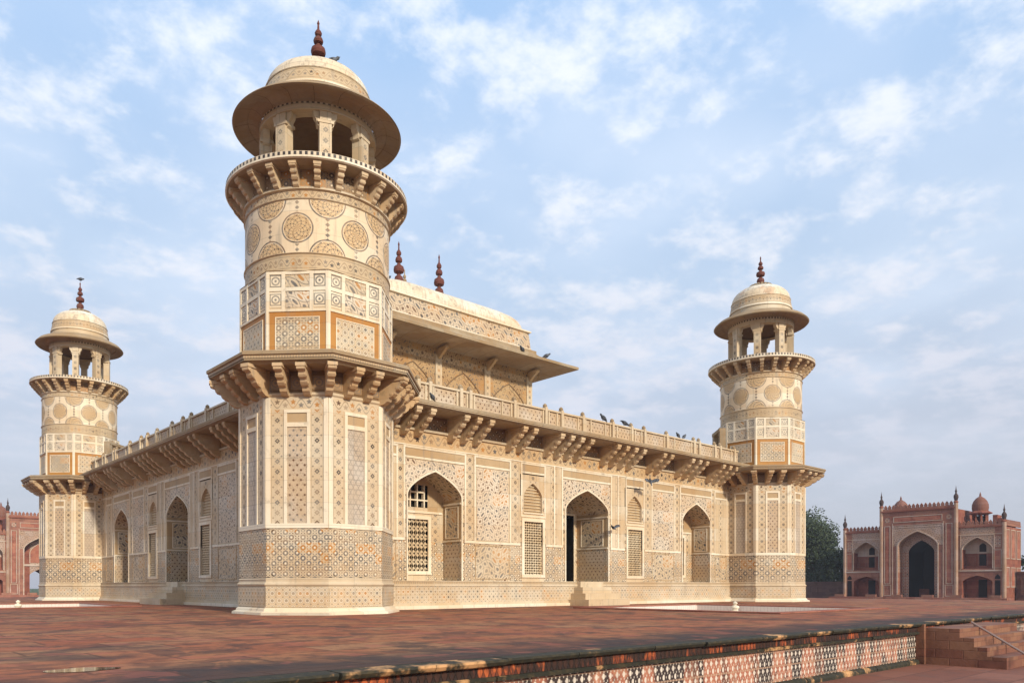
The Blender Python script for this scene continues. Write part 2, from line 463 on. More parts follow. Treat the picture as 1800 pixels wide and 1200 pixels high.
def arch_strip(mb, F, c, w, spring, apex, bot, wd, d0, d1, m):
    """raised band following the arch and its jambs, outside the opening"""
    P = [(-w, bot)] + arch_pts(w, spring, apex) + [(w, bot)]
    Q = [(-w - wd, bot)] + arch_pts(w + wd, spring, apex + wd * 1.15) + [(w + wd, bot)]
    for i in range(len(P) - 1):
        a, b, e, f = P[i], P[i + 1], Q[i + 1], Q[i]
        mb.poly([F.p(c + x, y, d1) for x, y in (a, b, e, f)], [(x, y) for x, y in (a, b, e, f)], m)
        mb.poly([F.p(c + f[0], f[1], d0), F.p(c + f[0], f[1], d1), F.p(c + e[0], e[1], d1), F.p(c + e[0], e[1], d0)], [(0, 0), (0, 1), (1, 1), (1, 0)], m)
        mb.poly([F.p(c + a[0], a[1], d1), F.p(c + a[0], a[1], d0), F.p(c + b[0], b[1], d0), F.p(c + b[0], b[1], d1)], [(0, 0), (0, 1), (1, 1), (1, 0)], m)
def niche(mb, F, c, w, spring, apex, bot, D, m_jl, m_jd, m_so, floor='white', dado=1.83):
    """tunnel behind an arched opening: jambs, soffit, floor"""
    for sg in (-1, 1):
        for h0, h1, m in ((bot, min(dado, spring), m_jd), (min(dado, spring), spring, m_jl)):
            if h1 - h0 < .01: continue
            q = [(c + sg * w, h0, 0), (c + sg * w, h0, -D), (c + sg * w, h1, -D), (c + sg * w, h1, 0)]
            if sg > 0: q = [q[1], q[0], q[3], q[2]]
            hc = (h0 + h1) / 2
            mb.poly([F.p(*p) for p in q], [(p[2] + D / 2, p[1] - hc) for p in q], m)
    P = arch_pts(w, spring, apex); L = 0
    for (x0, y0), (x1, y1) in zip(P, P[1:]):
        dl = math.dist((x0, y0), (x1, y1))
        mb.poly([F.p(c + x0, y0, 0), F.p(c + x0, y0, -D), F.p(c + x1, y1, -D), F.p(c + x1, y1, 0)], [(L, D), (L, 0), (L + dl, 0), (L + dl, D)], m_so, True); L += dl
    mb.poly([F.p(c - w, bot, 0), F.p(c + w, bot, 0), F.p(c + w, bot, -D), F.p(c - w, bot, -D)], [(0, 0), (1, 0), (1, 1), (0, 1)], floor)
def arched_panel(mb, F, c, w, spring, apex, bot, d, m):
    P = [(w, bot), (-w, bot)][::-1]
    pts = [(-w, bot), (w, bot)] + arch_pts(w, spring, apex)[::-1]
    mb.poly([F.p(c + x, y, d) for x, y in pts], [(x, y - bot) for x, y in pts], m)
def lattice(mb, F, s0, s1, h0, h1, d, cell, bar, m='lattice', slope=1.25, horiz=True, th=.03):
    def clip(a, b):
        t0, t1 = 0, 1; dx, dy = b[0] - a[0], b[1] - a[1]
        for p, q in ((-dx, a[0] - s0), (dx, s1 - a[0]), (-dy, a[1] - h0), (dy, h1 - a[1])):
            if abs(p) < 1e-9:
                if q < 0: return None
            else:
                r = q / p
                if p < 0: t0 = max(t0, r)
                else: t1 = min(t1, r)
        if t1 - t0 < 1e-3: return None
        return (a[0] + dx * t0, a[1] + dy * t0), (a[0] + dx * t1, a[1] + dy * t1)
    segs = []; W_ = s1 - s0; H_ = h1 - h0
    n = int((W_ * slope + H_) / (cell * slope)) + 2
    for i in range(-n, n + 1):
        x = s0 + i * cell
        segs += [((x, h0), (x + H_ / slope, h1)), ((x, h1), (x + H_ / slope, h0))]
    if horiz:
        for i in range(1, int(W_ / cell * 1) + 1): segs.append(((s0 + i * cell - cell / 2, h0), (s0 + i * cell - cell / 2, h1)))
    for a, b in segs:
        r = clip(a, b)
        if not r: continue
        (x0, y0), (x1, y1) = r; L = math.hypot(x1 - x0, y1 - y0); nx, ny = -(y1 - y0) / L * bar / 2, (x1 - x0) / L * bar / 2
        q = [(x0 - nx, y0 - ny), (x1 - nx, y1 - ny), (x1 + nx, y1 + ny), (x0 + nx, y0 + ny)]
        mb.poly([F.p(*p, d) for p in q], [(0, 0)] * 4, m)
        for i in range(4):
            a_, b_ = q[i], q[(i + 1) % 4]
            mb.poly([F.p(*a_, d), F.p(*a_, d - th), F.p(*b_, d - th), F.p(*b_, d)], [(0, 0)] * 4, m)

# ================================================================== MAUSOLEUM
LU, LV = 20.0, 20.87
tomb = empty('mausoleum', 'cream marble mausoleum covered in stone inlay with octagonal corner towers, on the red terrace', 'mausoleum')
tomb.location = (0, 0, 0)

def console(mb, F, c, top, D, H, w, m='bracket', d0=0.0):
    pr = [(-.05, 0), (D, 0), (1.01 * D, -.10 * H), (.99 * D, -.19 * H), (.93 * D, -.26 * H), (.84 * D, -.29 * H), (.82 * D, -.38 * H), (.76 * D, -.46 * H), (.64 * D, -.50 * H),
          (.60 * D, -.60 * H), (.50 * D, -.69 * H), (.38 * D, -.73 * H), (.32 * D, -.86 * H), (.18 * D, -.96 * H), (0, -H), (-.05, -H)]
    mb.extr(F, [(d + d0, h + top) for d, h in pr][::-1], c - w / 2, c + w / 2, m)
    # flared cap block under the slab
    mb.box(F, c - w * .68, c + w * .68, top - .07 * H - .03, top, d0 + .12, d0 + D + .02, m)
    # carved volute rolls on the nose
    for dd, hh, rr in ((.93 * D, -.17 * H, .085 * H), (.73 * D, -.385 * H, .07 * H), (.48 * D, -.60 * H, .06 * H)):
        mb.tube(F.p(c - w * .58, top + hh, d0 + dd), F.p(c + w * .58, top + hh, d0 + dd), rr, rr, m, 8)
BR = []       # (priority, parent, MB, zmap)

def facade(F, L, prio, parts=True):
    c0 = L / 2; mb = MB()
    s_in, s_out = 1.2, L - 1.2
    # continuous bands
    B = .022
    def bands(s0, s1):
        mb.rect(F, s0, s1, .17, .60, .05, 'stars_b')
        mb.rect(F, s0, s1, 4.30, 4.70, 0, 'vine')
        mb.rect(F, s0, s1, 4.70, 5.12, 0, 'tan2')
        mb.rect(F, s0, s1, 4.80, 5.04, .004, 'girih_t')
    M.setdefault('stars_b', M['stars_w'])
    mb.box(F, s_in, s_out, 0, .09, -.3, .16, 'white'); mb.box(F, s_in, s_out, .09, .17, -.3, .10, 'marble')
    bands(s_in, s_out)
    mb.box(F, s_in, s_out, .60, .66, -.1, .075, 'marble'); mb.rect(F, s_in, s_out, .66, .73, .045, 'dash'); mb.box(F, s_in, s_out, .73, .75, -.1, .06, 'marble')
    mb.box(F, s_in, s_out, 4.685, 4.75, -.02, .05, 'marble')
    mb.box(F, s_in, s_out, 4.28, 4.31, -.02, .02, 'white')
    def top_panel(s0, s1):
        mb.rect(F, s0 + .05, s1 - .05, 4.02, 4.24, .006, 'tan')
        mb.box(F, s0 + .06, s1 - .06, 3.95, 4.01, 0, B, 'white', False)
    def strip(s0, s1, lines=()):
        mb.rect(F, s0, s1, 1.83, 4.28, 0, 'column_s'); mb.rect(F, s0, s1, .75, 1.80, 0, 'girih_s')
        mb.box(F, s0, s1, 1.80, 1.87, 0, B, 'white', False)
        for l in lines: mb.box(F, l - .028, l + .028, 1.87, 4.28, 0, B, 'white', False)
    def panel(s0, s1, m, dm='scroll'):
        mb.rect(F, s0, s1, 1.83, 4.28, 0, 'marble')
        mb.frame(F, s0, s1, 1.80, 4.27, .055, 0, B, 'white')
        mb.rect(F, s0 + .10, s1 - .10, 1.90, 3.92, .006, m)
        top_panel(s0, s1)
        mb.rect(F, s0, s1, .75, 1.80, 0, dm)
        mb.frame(F, s0 + .05, s1 - .05, .80, 1.76, .02, 0, .012, 'tan')
    def winbay(c):
        s0, s1 = c - .55, c + .55
        w = .39
        # dado beside the window
        mb.rect(F, s0, c - w - .08, .75, 1.80, 0, 'girih_s'); mb.rect(F, c + w + .08, s1, .75, 1.80, 0, 'girih_s')
        mb.rect(F, s0, c - w - .08, 1.80, 2.62, 0, 'column_s'); mb.rect(F, c + w + .08, s1, 1.80, 2.62, 0, 'column_s')
        mb.rect(F, c - w - .08, c + w + .08, .75, .90, 0, 'marble')
        mb.rect(F, s0, s1, 2.53, 2.80, .003, 'marble')
        mb.frame(F, s0 + .03, s1 - .03, 2.66, 4.27, .05, 0, B, 'white'); top_panel(s0 + .03, s1 - .03)
        mb.rect(F, s0, s1, 3.92, 4.28, 0, 'marble')
        # lower lattice window
        fr = MB(); lw = MB()
        fr.frame(F, c - w - .10, c + w + .10, .86, 2.62, .095, -.08, .035, 'white')
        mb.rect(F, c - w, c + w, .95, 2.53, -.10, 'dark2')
        for sg in (-1, 1):
            q = [(c + sg * w, .95, 0), (c + sg * w, .95, -.1), (c + sg * w, 2.53, -.1), (c + sg * w, 2.53, 0)]
            mb.poly([F.p(*p) for p in q], [(0, 0)] * 4, 'marble')
        lattice(lw, F, c - w, c + w, .95, 2.53, -.03, .15, .045, slope=1.0, horiz=False)
        o = lw.build('lattice_window', tomb); fr.build('window_frame', o)
        # upper arched screen
        spandrel(mb, F, c, w, 3.28, 3.68, s0 + .05, s1 - .05, 3.95, 0, 'column_s')
        mb.rect(F, s0, c - w, 2.78, 3.28, 0, 'column_s'); mb.rect(F, c + w, s1, 2.78, 3.28, 0, 'column_s')
        niche(mb, F, c, w, 3.28, 3.68, 2.80, .12, 'marble', 'marble', 'marble')
        aw = MB(); arched_panel(aw, F, c, w, 3.28, 3.68, 2.80, -.10, 'screen')
        for i in range(9):
            h = 2.86 + i * .09
            ww = w if h < 3.28 else w * max(0, 1 - ((h - 3.28) / .44)) ** .6
            if ww > .05: aw.box(F, c - ww, c + ww, h, h + .022, -.10, -.07, 'lattice')
        aw.build('arched_screen', tomb)
        mb.box(F, c - w - .04, c + w + .04, 2.76, 2.80, -.02, .03, 'white')
    def archbay(c, s0, s1, w, D, kind):
        sp, ap, bt = 3.0, 3.66, .75
        spandrel(mb, F, c, w, sp, ap, s0 + .06, s1 - .06, 3.92, .004, 'scroll_w')
        arch_strip(mb, F, c, w, sp, ap, bt, .045, 0, .03, 'white')
        for a, b in ((s0, c - w), (c + w, s1)):
            mb.rect(F, a, b, bt, 1.83, 0, 'girih_s'); mb.rect(F, a, b, 1.83, sp, 0, 'column_s')
        mb.frame(F, s0, s1, 1.80, 4.27, .055, 0, B, 'white', 'lrt')
        mb.rect(F, s0, s1, 3.90, 4.28, -.002, 'marble')
        mb.rect(F, s0, s0 + .07, sp, 4.28, -.001, 'marble'); mb.rect(F, s1 - .07, s1, sp, 4.28, -.001, 'marble')
        top_panel(s0, s1)
        ni = MB()
        niche(ni, F, c, w, sp, ap, bt, D, 'tan', 'girih_s', 'scroll')
        # jamb panels and string course
        for sg in (-1, 1):
            FJ = Fr(F.p(c + sg * w, 0, -D / 2), F.N * (-sg))
            if sg < 0: FJ = Fr(F.p(c - w, 0, -D / 2), F.N * -1); 
            else: FJ = Fr(F.p(c + w, 0, -D / 2), F.N)
            for hh in (1.84, 2.86):
                ni.box(FJ, -D / 2, D / 2, hh, hh + .05, 0, .02, 'white', False)
            ni.rect(FJ, -D * .32, D * .32, 1.96, 2.78, .006, 'scroll'); ni.frame(FJ, -D * .36, D * .36, 1.93, 2.82, .03, 0, .015, 'white')
            ni.rect(FJ, -D * .4, D * .4, .85, 1.75, .006, 'dots')
        # back wall of the niche with its opening
        FB = Fr(F.p(0, 0, -D), F.S)
        if kind == 'door':
            ow, o0, o1 = .86, bt, 3.0
            ni.rect(FB, c - w, c - ow, bt, ap, 0, 'scroll'); ni.rect(FB, c + ow, c + w, bt, ap, 0, 'scroll'); ni.rect(FB, c - ow, c + ow, o1, ap, 0, 'scroll')
            ni.frame(FB, c - ow - .06, c + ow + .06, bt, o1 + .06, .055, 0, .03, 'white', 'lrt')
            for sg in (-1, 1):
                q = [(c + sg * ow, o0, 0), (c + sg * ow, o0, -2.4), (c + sg * ow, o1, -2.4), (c + sg * ow, o1, 0)]
                ni.poly([FB.p(*p) for p in q], [(p[2], p[1]) for p in q], 'dark')
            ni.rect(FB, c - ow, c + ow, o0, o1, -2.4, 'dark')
            ni.poly([FB.p(c - ow, o1, 0), FB.p(c + ow, o1, 0), FB.p(c + ow, o1, -2.4), FB.p(c - ow, o1, -2.4)], [(0, 0)] * 4, 'dark')
            ni.poly([FB.p(c - ow, o0, 0), FB.p(c + ow, o0, 0), FB.p(c + ow, o0, -2.4), FB.p(c - ow, o0, -2.4)], [(0, 0)] * 4, 'tan')
            ni.build('arched_doorway', tomb)
        else:
            ow, o0, o1 = .36, 1.02, 2.45
            for a, b in ((c - w, c - ow), (c + ow, c + w)):
                ni.rect(FB, a, b, bt, 1.84, 0, 'girih_s'); ni.rect(FB, a, b, 1.84, 2.66, 0, 'column_s'); ni.rect(FB, a, b, 2.66, ap, 0, 'tan')
            ni.rect(FB, c - ow, c + ow, bt, o0, 0, 'marble'); ni.rect(FB, c - ow, c + ow, o1, 2.78, 0, 'marble'); ni.rect(FB, c - ow, c + ow, 3.40, ap, 0, 'tan')
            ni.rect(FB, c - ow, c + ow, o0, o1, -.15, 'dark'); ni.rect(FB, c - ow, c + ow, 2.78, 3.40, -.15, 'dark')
            for k_ in range(-1, 2): ni.box(FB, c + k_ * .24 - .02, c + k_ * .24 + .02, 2.78, 3.40, -.10, .01, 'white')
            ni.box(FB, c - ow, c + ow, 2.96, 3.0, -.10, .012, 'white'); ni.box(FB, c - .22, c + .22, 3.18, 3.22, -.10, .012, 'white')
            ni.box(FB, c - w + .05, c + w - .05, 2.62, 2.68, 0, .03, 'white')
            ni.build('arched_niche', tomb)
            lw = MB(); lattice(lw, FB, c - ow, c + ow, o0, o1, -.02, .135, .045, slope=1.7)
            o = lw.build('lattice_window', tomb)
            fr = MB(); fr.frame(FB, c - ow - .10, c + ow + .10, o0 - .10, o1 + .10, .10, 0, .04, 'white'); fr.build('window_frame', o)
    strip(s_in, c0 - 8.32); strip(c0 + 8.32, s_out)
    for sg in (-1, 1):
        A = lambda a, b: (c0 + min(sg * a, sg * b), c0 + max(sg * a, sg * b))
        panel(*A(7.42, 8.32), 'column')
        s = A(7.25, 7.42); strip(*s)
        archbay(c0 + sg * 6.2, *A(5.12, 7.25), .91, .8, 'niche')
        strip(*A(4.82, 5.12))
        panel(*A(3.40, 4.82), 'scroll_w')
        s = A(3.02, 3.40); strip(*s)
        winbay(c0 + sg * 2.47)
        strip(*A(1.22, 1.92), (c0 + sg * 1.55,))
        # gap pieces beside the window bay
    mb.rect(F, c0 + 2.47 + .55 - .001, c0 + 3.03, .75, 4.28, -.003, 'marble'); mb.rect(F, c0 - 3.03, c0 - 3.01, .75, 4.28, -.003, 'marble')
    archbay(c0, c0 - 1.22, c0 + 1.22, 1.03, 1.35, 'door')
    wall = mb.build('wall', tomb)
    # cornice slab, edge and brackets
    co = MB()
    co.extr(F, [(-.3, 5.12), (.78, 5.12), (.86, 5.16), (.90, 5.20), (.90, 5.27), (.86, 5.29), (-.3, 5.34)][::-1], 1.0, L - 1.0, 'weather')
    co.rect(F, 1.0, L - 1.0, 5.165, 5.205, .885, 'dash')
    corn = co.build('cornice', tomb)
    offs = [0.65, 1.1, 1.55, 2.0, 3.13, 3.55, 4.83, 5.28, 5.72, 6.85, 7.3, 7.75]
    for o_ in offs:
        for sg in (-1, 1):
            b = MB(); console(b, F, c0 + sg * o_, 5.12, .78, .62, .135)
            BR.append((prio + .01 * (c0 + sg * o_ if prio < 2 else 0), corn, b, None))
    # solid wall blocks between the bracket groups
    gr = [(.65, 2.0), (3.13, 3.55), (4.83, 5.72), (6.85, 7.75)]
    # parapet of pierced screens
    pa = MB()
    Fp = Fr(F.p(0, 0, .48), F.S)
    pa.box(Fp, 1.6, L - 1.6, 5.32, 5.40, -.14, 0, 'marble'); pa.box(Fp, 1.6, L - 1.6, 5.80, 5.85, -.13, .0, 'marble')
    pa.rect(Fp, 1.6, L - 1.6, 5.40, 5.80, -.05, 'dots'); pa.rect(Fr(Fp.p(L, 0, -.1), -Fp.S), 1.6, L - 1.6, 5.40, 5.80, 0, 'dots')
    bars = [x for x in (0.35, .6, .95, 1.65, 1.9, 2.25, 2.5, 3.55, 3.8, 4.15, 5.2, 5.45, 5.8, 6.6, 6.85, 7.2, 7.9, 8.2)]
    for x in bars:
        for sg in (-1, 1): pa.box(Fp, c0 + sg * x - .028, c0 + sg * x + .028, 5.40, 5.80, -.10, -.02, 'marble')
    par = pa.build('parapet', tomb)
    for x in (.72, 1.7, 2.4, 3.68, 5.35, 5.68, 6.72, 7.1, 8.1):
        for sg in (-1, 1):
            p = MB(); s_ = c0 + sg * x
            p.box(Fp, s_ - .05, s_ + .05, 5.34, 5.90, -.13, .02, 'marble')
            a = Fp.p(s_, 0, -.055)
            p.lathe((a.x, a.y), [(.05, 5.90), (.065, 5.93), (.06, 5.97), (.03, 6.0), (0, 6.02)], 8, 'weather')
            p.build('parapet_post', par)

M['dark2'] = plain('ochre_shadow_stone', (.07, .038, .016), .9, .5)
M['screen'] = inlay('carved_screen', 'fine', (.46, .32, .17), .06, .8, .2)
FR = Fr((0, .503, 0), (1, 0, 0)); FL = Fr((.503, LV, 0), (0, -1, 0))
facade(FR, LU, 1); facade(FL, LV, 6)
# back and far walls, roof deck
bw = MB()
FB1 = Fr((LU, LV - .5, 0), (-1, 0, 0)); FB2 = Fr((LU - .5, 0, 0), (0, 1, 0))
for F_, L_ in ((FB1, LU), (FB2, LV)):
    bw.rect(F_, .5, L_ - .5, 0, 5.12, 0, 'marble'); bw.box(F_, .5, L_ - .5, 5.12, 5.34, -.3, .9, 'weather'); bw.box(F_, 1.5, L_ - 1.5, 5.34, 5.85, .35, .48, 'marble')
bw.poly([(.6, .6, 5.33), (LU - .6, .6, 5.33), (LU - .6, LV - .6, 5.33), (.6, LV - .6, 5.33)], [(0, 0), (1, 0), (1, 1), (0, 1)], 'marble')
bw.build('roof_deck', tomb)
# entrance steps
for c_, F_ in ((LU / 2, FR), (LV / 2, FL)):
    for i, (hw, d, h) in enumerate(((1.0, .92, .19), (.85, .66, .38), (.7, .42, .57), (.55, .20, .745))):
        st = MB(); st.box(F_, c_ - hw, c_ + hw, (0, .19, .38, .57)[i] + (.0 if i == 0 else .0), h, .0, d, 'marble'); st.build('step', tomb)

# ------------------------------------------------------------------ corner towers
ZC = [0, .27, .6, .77, 1.82, 4.57, 5.11, 5.36, 5.53, 6.35, 6.84, 7.23, 7.56, 8.71, 8.89, 9.32, 9.45, 10.85, 11.0, 11.3, 12.75, 13.65]
ZN = ZC[:-4] + [10.96, 11.22, 12.47, 13.65]
ZR = [0, .25, .58, .75, 1.78, 4.50, 4.93, 5.13, 5.35, 6.22, 6.72, 7.08, 7.42, 8.60, 8.78, 9.22, 9.36, 10.85, 11.02, 11.3, 12.70, 13.86]
ZL = [0, .25, .58, .75, 1.77, 4.48, 4.95, 5.16, 5.35, 6.20, 6.68, 7.03, 7.38, 8.55, 8.72, 9.18, 9.31, 10.82, 11.0, 11.3, 12.66, 13.92]
def zmap(tab):
    def f(v):
        z = v[2]
        for i in range(len(ZC) - 1):
            if z <= ZC[i + 1] or i == len(ZC) - 2:
                k = (z - ZC[i]) / (ZC[i + 1] - ZC[i]); return (v[0], v[1], tab[i] + k * (tab[i + 1] - tab[i]))
    return f
def finial(mb, c, z0, s=1.0, m='finial', rf=1.0):
    pr = [(.13, 0), (.16, .03), (.10, .06), (.07, .08), (.12, .12), (.145, .18), (.12, .24), (.06, .27), (.05, .29), (.15, .32), (.165, .36), (.15, .41), (.06, .45), (.045, .48),
          (.10, .50), (.11, .53), (.09, .57), (.04, .60), (.07, .62), (.08, .65), (.06, .68), (.025, .71), (.02, .78), (.03, .80), (.0, .86)]
    mb.lathe(c, [(r * s * .9 * rf, z0 + h * s) for r, h in pr], 16, m, smooth=True)
def tower(c, tab, rs, prio, door, far=False):
    zf = zmap(tab); R8 = 1.68 * rs; PH = R_(22.5)
    sh = MB()
    # base steps and plain octagon core
    sh.lathe(c, [(R8 + .17, 0), (R8 + .165, .05), (R8 + .08, .08), (R8 + .07, .12), (R8 + .02, .15)], 8, 'white', PH)
    sh.lathe(c, [(R8 + .02, .15), (R8 + .02, .60)], 8, 'marble', PH)
    sh.lathe(c, [(R8 + .02, .60), (R8 + .05, .63), (R8 + .05, .66), (R8 + .01, .69), (R8 + .01, .74), (R8 + .02, .75), (R8, .77)], 8, 'marble', PH)
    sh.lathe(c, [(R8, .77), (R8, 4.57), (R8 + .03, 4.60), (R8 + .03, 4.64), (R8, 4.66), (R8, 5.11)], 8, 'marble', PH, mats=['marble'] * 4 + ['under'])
    for k in range(8):
        a = k * PI / 4; N_ = Vector((cos(a), sin(a), 0)); F = Fr(Vector((c[0], c[1], 0)) + N_ * R8 * cos(PI / 8), Vector((0, 0, 1)).cross(N_))
        for q in (-.45, 0, .45): sh.rect(F, q * rs - .14, q * rs + .14, 4.72, 5.0, .006, 'emblem_t')
    sh.lathe(c, [(R8 * .985, 5.3), (R8 * .985, 7.23)], 8, 'marble', PH)
    ap = R8 * cos(PI / 8); hw = R8 * sin(PI / 8)
    for k in range(8):
        a = k * PI / 4
        N_ = Vector((cos(a), sin(a), 0)); Sd = Vector((0, 0, 1)).cross(N_)
        F = Fr(Vector((c[0], c[1], 0)) + N_ * ap, Sd)
        q = hw / .643
        sh.rect(F, -hw * .99, hw * .99, .17, .585, .03, 'stars_b')
        sh.rect(F, -hw, hw, .78, 1.82, .004, 'girih_f' if far else 'girih')
        e, g1, g2 = .55 * q, .27 * q, .205 * q
        B = .022
        sh.box(F, -hw, hw, 1.82, 1.92, 0, B, 'white', False)
        sh.box(F, -hw, -e, 1.92, 4.55, 0, B, 'white', False); sh.box(F, e, hw, 1.92, 4.55, 0, B, 'white', False)
        mid = (e + g1) / 2
        for sg in (-1, 1):
            x0, x1 = sorted((sg * e, sg * (g1 + .0)))
            sh.rect(F, x0, x1, 1.92, 4.30, .005, 'column')
            x0, x1 = sorted((sg * g2, sg * g1)); sh.box(F, x0, x1, 1.92, 4.30, 0, B, 'white', False)
        sh.rect(F, -e, e, 4.30, 4.55, .005, 'vine_s')
        sh.box(F, -g2, g2, 4.23, 4.30, 0, B, 'white', False); sh.box(F, -g2, g2, 3.94, 4.03, 0, B, 'white', False)
        sh.rect(F, -g2, g2, 4.03, 4.23, .002, 'tan')
        sh.rect(F, -g2, g2, 1.92, 3.94, .002, ('fine', 'dots')[k % 2])
        # upper storey
        F = Fr(Vector((c[0], c[1], 0)) + N_ * ap * .985, Sd)
        sh.rect(F, -.58 * q, .58 * q, 5.45, 6.36, .004, 'orange')
        sh.rect(F, -.45 * q, .45 * q, 5.56, 6.24, .010, ('stars', 'girih_s')[k % 2])
        sh.frame(F, -.46 * q, .46 * q, 5.55, 6.25, .02, .004, .018, 'white')
        sh.frame(F, -hw, hw, 5.40, 6.41, .05, 0, B, 'white', 'lrt')
        for x0, x1, em in ((-.58, -.33, 1), (-.25, .25, 0), (.33, .58, 1)):
            sh.rect(F, x0 * q, x1 * q, 6.45, 6.78, .005, 'emblem' if em else 'scroll_w')
            sh.rect(F, x0 * q, x1 * q, 6.88, 7.13, .005, 'emblem' if em else 'scroll')
        for x in (-.612, -.29, .29, .612):
            w_ = .031 if abs(x) > .5 else .038
            sh.box(F, (x - w_) * q, (x + w_) * q, 6.41, 7.2, 0, B, 'white', False)
        for x0, x1 in ((-.581, -.328), (-.252, .252), (.328, .581)):
            for z0, z1 in ((6.79, 6.87), (7.14, 7.2)): sh.box(F, x0 * q, x1 * q, z0, z1, 0, B - .003, 'white', False)
    # drum
    RD = 1.565 * rs
    sh.lathe(c, [(R8, 7.22), (RD + .02, 7.25)], 8, 'white', PH)
    sh.lathe(c, [(RD, 7.2), (RD, 7.56)], 96, 'vine_d', smooth=True)
    sh.lathe(c, [(RD + .004, 7.55), (RD + .03, 7.57), (RD + .004, 7.59)], 96, 'marble', smooth=True)
    # medallion zone uses the bare angle as u
    sh.lathe(c, [(RD, 7.59), (RD, 8.69)], 96, 'medal', smooth=True, rr=1.0, scale='abs')
    sh.lathe(c, [(RD + .004, 8.69), (RD + .03, 8.71), (RD + .004, 8.73)], 96, 'marble', smooth=True)
    sh.lathe(c, [(RD, 8.73), (RD, 8.88)], 96, 'vine_d', smooth=True)
    sh.lathe(c, [(RD, 8.88), (RD + .05, 8.90), (RD + .05, 8.94), (RD, 8.96)], 96, 'marble', smooth=False)
    sh.lathe(c, [(RD, 8.96), (RD, 9.32)], 96, 'girih_t')
    shaft = sh.build('minaret', tomb, zf)
    # lower balcony
    RB = 2.42 * (1 + (rs - 1) * (0 if rs > 1 else 1))
    lb = MB()
    lb.lathe(c, [(R8 - .1, 5.10), (RB - .14, 5.11), (RB - .10, 5.14), (RB - .03, 5.17), (RB - .03, 5.21)], 8, 'weather', PH)
    lb.lathe(c, [(RB - .015, 5.21), (RB - .015, 5.26)], 8, 'dash', PH)
    lb.lathe(c, [(RB - .02, 5.26), (RB + .02, 5.28), (RB + .02, 5.34), (RB - .03, 5.37), (R8 - .1, 5.40)], 8, 'weather', PH)
    lbo = lb.build('lower_balcony', shaft, zf)
    cd = Vector((CAM.x - c[0], CAM.y - c[1])).normalized()
    interior = Vector((LU / 2 - c[0], LV / 2 - c[1])).normalized()
    for k in range(24):
        a = R_(22.5) + k * PI / 12
        kk = k % 3
        if kk == 0:
            N_ = Vector((cos(a), sin(a), 0)); r0 = R8; D = RB - R8 - .06
            O = Vector((c[0], c[1], 0)) + N_ * r0; off = 0
        else:
            fa = R_(22.5) + (k // 3) * PI / 4 + PI / 8
            N_ = Vector((cos(fa), sin(fa), 0)); O = Vector((c[0], c[1], 0)) + N_ * ap; D = (RB - R8) * cos(PI / 8) - .06
            off = (-1 if kk == 1 else 1) * hw * .36
        F = Fr(O, Vector((0, 0, 1)).cross(N_))
        if N_.xy.dot(interior) > .75: continue
        b = MB(); console(b, F, off, 5.12, D, .56, .15)
        BR.append((prio if N_.xy.dot(cd) > -.15 else 9, shaft, b, zf))
    # upper balcony
    RU = 2.03 * (1 + (rs - 1) * (-.2 if rs > 1 else 1))
    ub = MB()
    ub.lathe(c, [(RD - .05, 9.30), (RU - .06, 9.31), (RU, 9.335)], 96, 'weather', smooth=False)
    ub.lathe(c, [(RU, 9.335), (RU + .03, 9.355), (RU + .03, 9.39)], 96, 'white')
    ub.lathe(c, [(RU + .02, 9.39), (RU + .02, 9.475)], 96, 'chevron')
    ub.lathe(c, [(RU + .02, 9.475), (RU - .08, 9.475), (.2, 9.47)], 96, 'weather')
    ub.build('upper_balcony', shaft, zf)
    for k in range(24):
        a = R_(22.5 - 7.5) + k * PI / 12
        N_ = Vector((cos(a), sin(a), 0)); F = Fr(Vector((c[0], c[1], 0)) + N_ * RD * .995, Vector((0, 0, 1)).cross(N_))
        b = MB(); console(b, F, 0, 9.32, RU - RD - .05, .42, .12)
        BR.append((prio + .1 if N_.xy.dot(cd) > .05 else 9, shaft, b, zf))
    # kiosk: eight pillars, ring beam, flared eave, dome, finial
    for k in range(8):
        a = R_(22.5) + k * PI / 4; N_ = Vector((cos(a), sin(a), 0)); rc = 1.13 * rs
        F = Fr(Vector((c[0], c[1], 0)) + N_ * rc, Vector((0, 0, 1)).cross(N_))
        p = MB(); w = .125 * rs
        p.box(F, -w, w, 9.46, 10.52, -w, w, 'marble'); p.rect(F, -w * .7, w * .7, 9.6, 10.45, w + .004, 'column_s')
        p.box(F, -w * 1.15, w * 1.15, 9.46, 9.58, -w * 1.15, w * 1.15, 'marble')
        p.box(F, -w * 1.3, w * 1.3, 10.52, 10.58, -w * 1.2, w * 1.1, 'marble')
        for sg in (-1, 1):
            FS = Fr(F.p(0, 0, 0), F.N * (-sg))
            pr = [(w, 10.46), (w + .05, 10.50), (w + .06, 10.60), (w + .11, 10.66), (w + .13, 10.78), (w, 10.80)]
            # capital bracket reaching sideways
            Fs = Fr(F.p(0, 0, 0), F.N * (1 if sg > 0 else -1))
            p.extr(Fs, pr[::-1], -w * .6, w * .6, 'marble')
        p.box(F, -w * .95, w * .95, 10.60, 10.80, -w * .9, w * .9, 'marble')
        p.build('pillar', shaft, zf)
    km = MB(); s_ = rs
    km.lathe(c, [(.98 * s_, 10.82), (.98 * s_, 10.78), (1.27 * s_, 10.78), (1.27 * s_, 10.92)], 48, 'marble')
    km.lathe(c, [(1.275 * s_, 10.92), (1.275 * s_, 10.97)], 48, 'chevron')
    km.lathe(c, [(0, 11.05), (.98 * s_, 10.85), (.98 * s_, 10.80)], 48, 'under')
    km.build('ring_beam', shaft, zf)
    ev = MB()
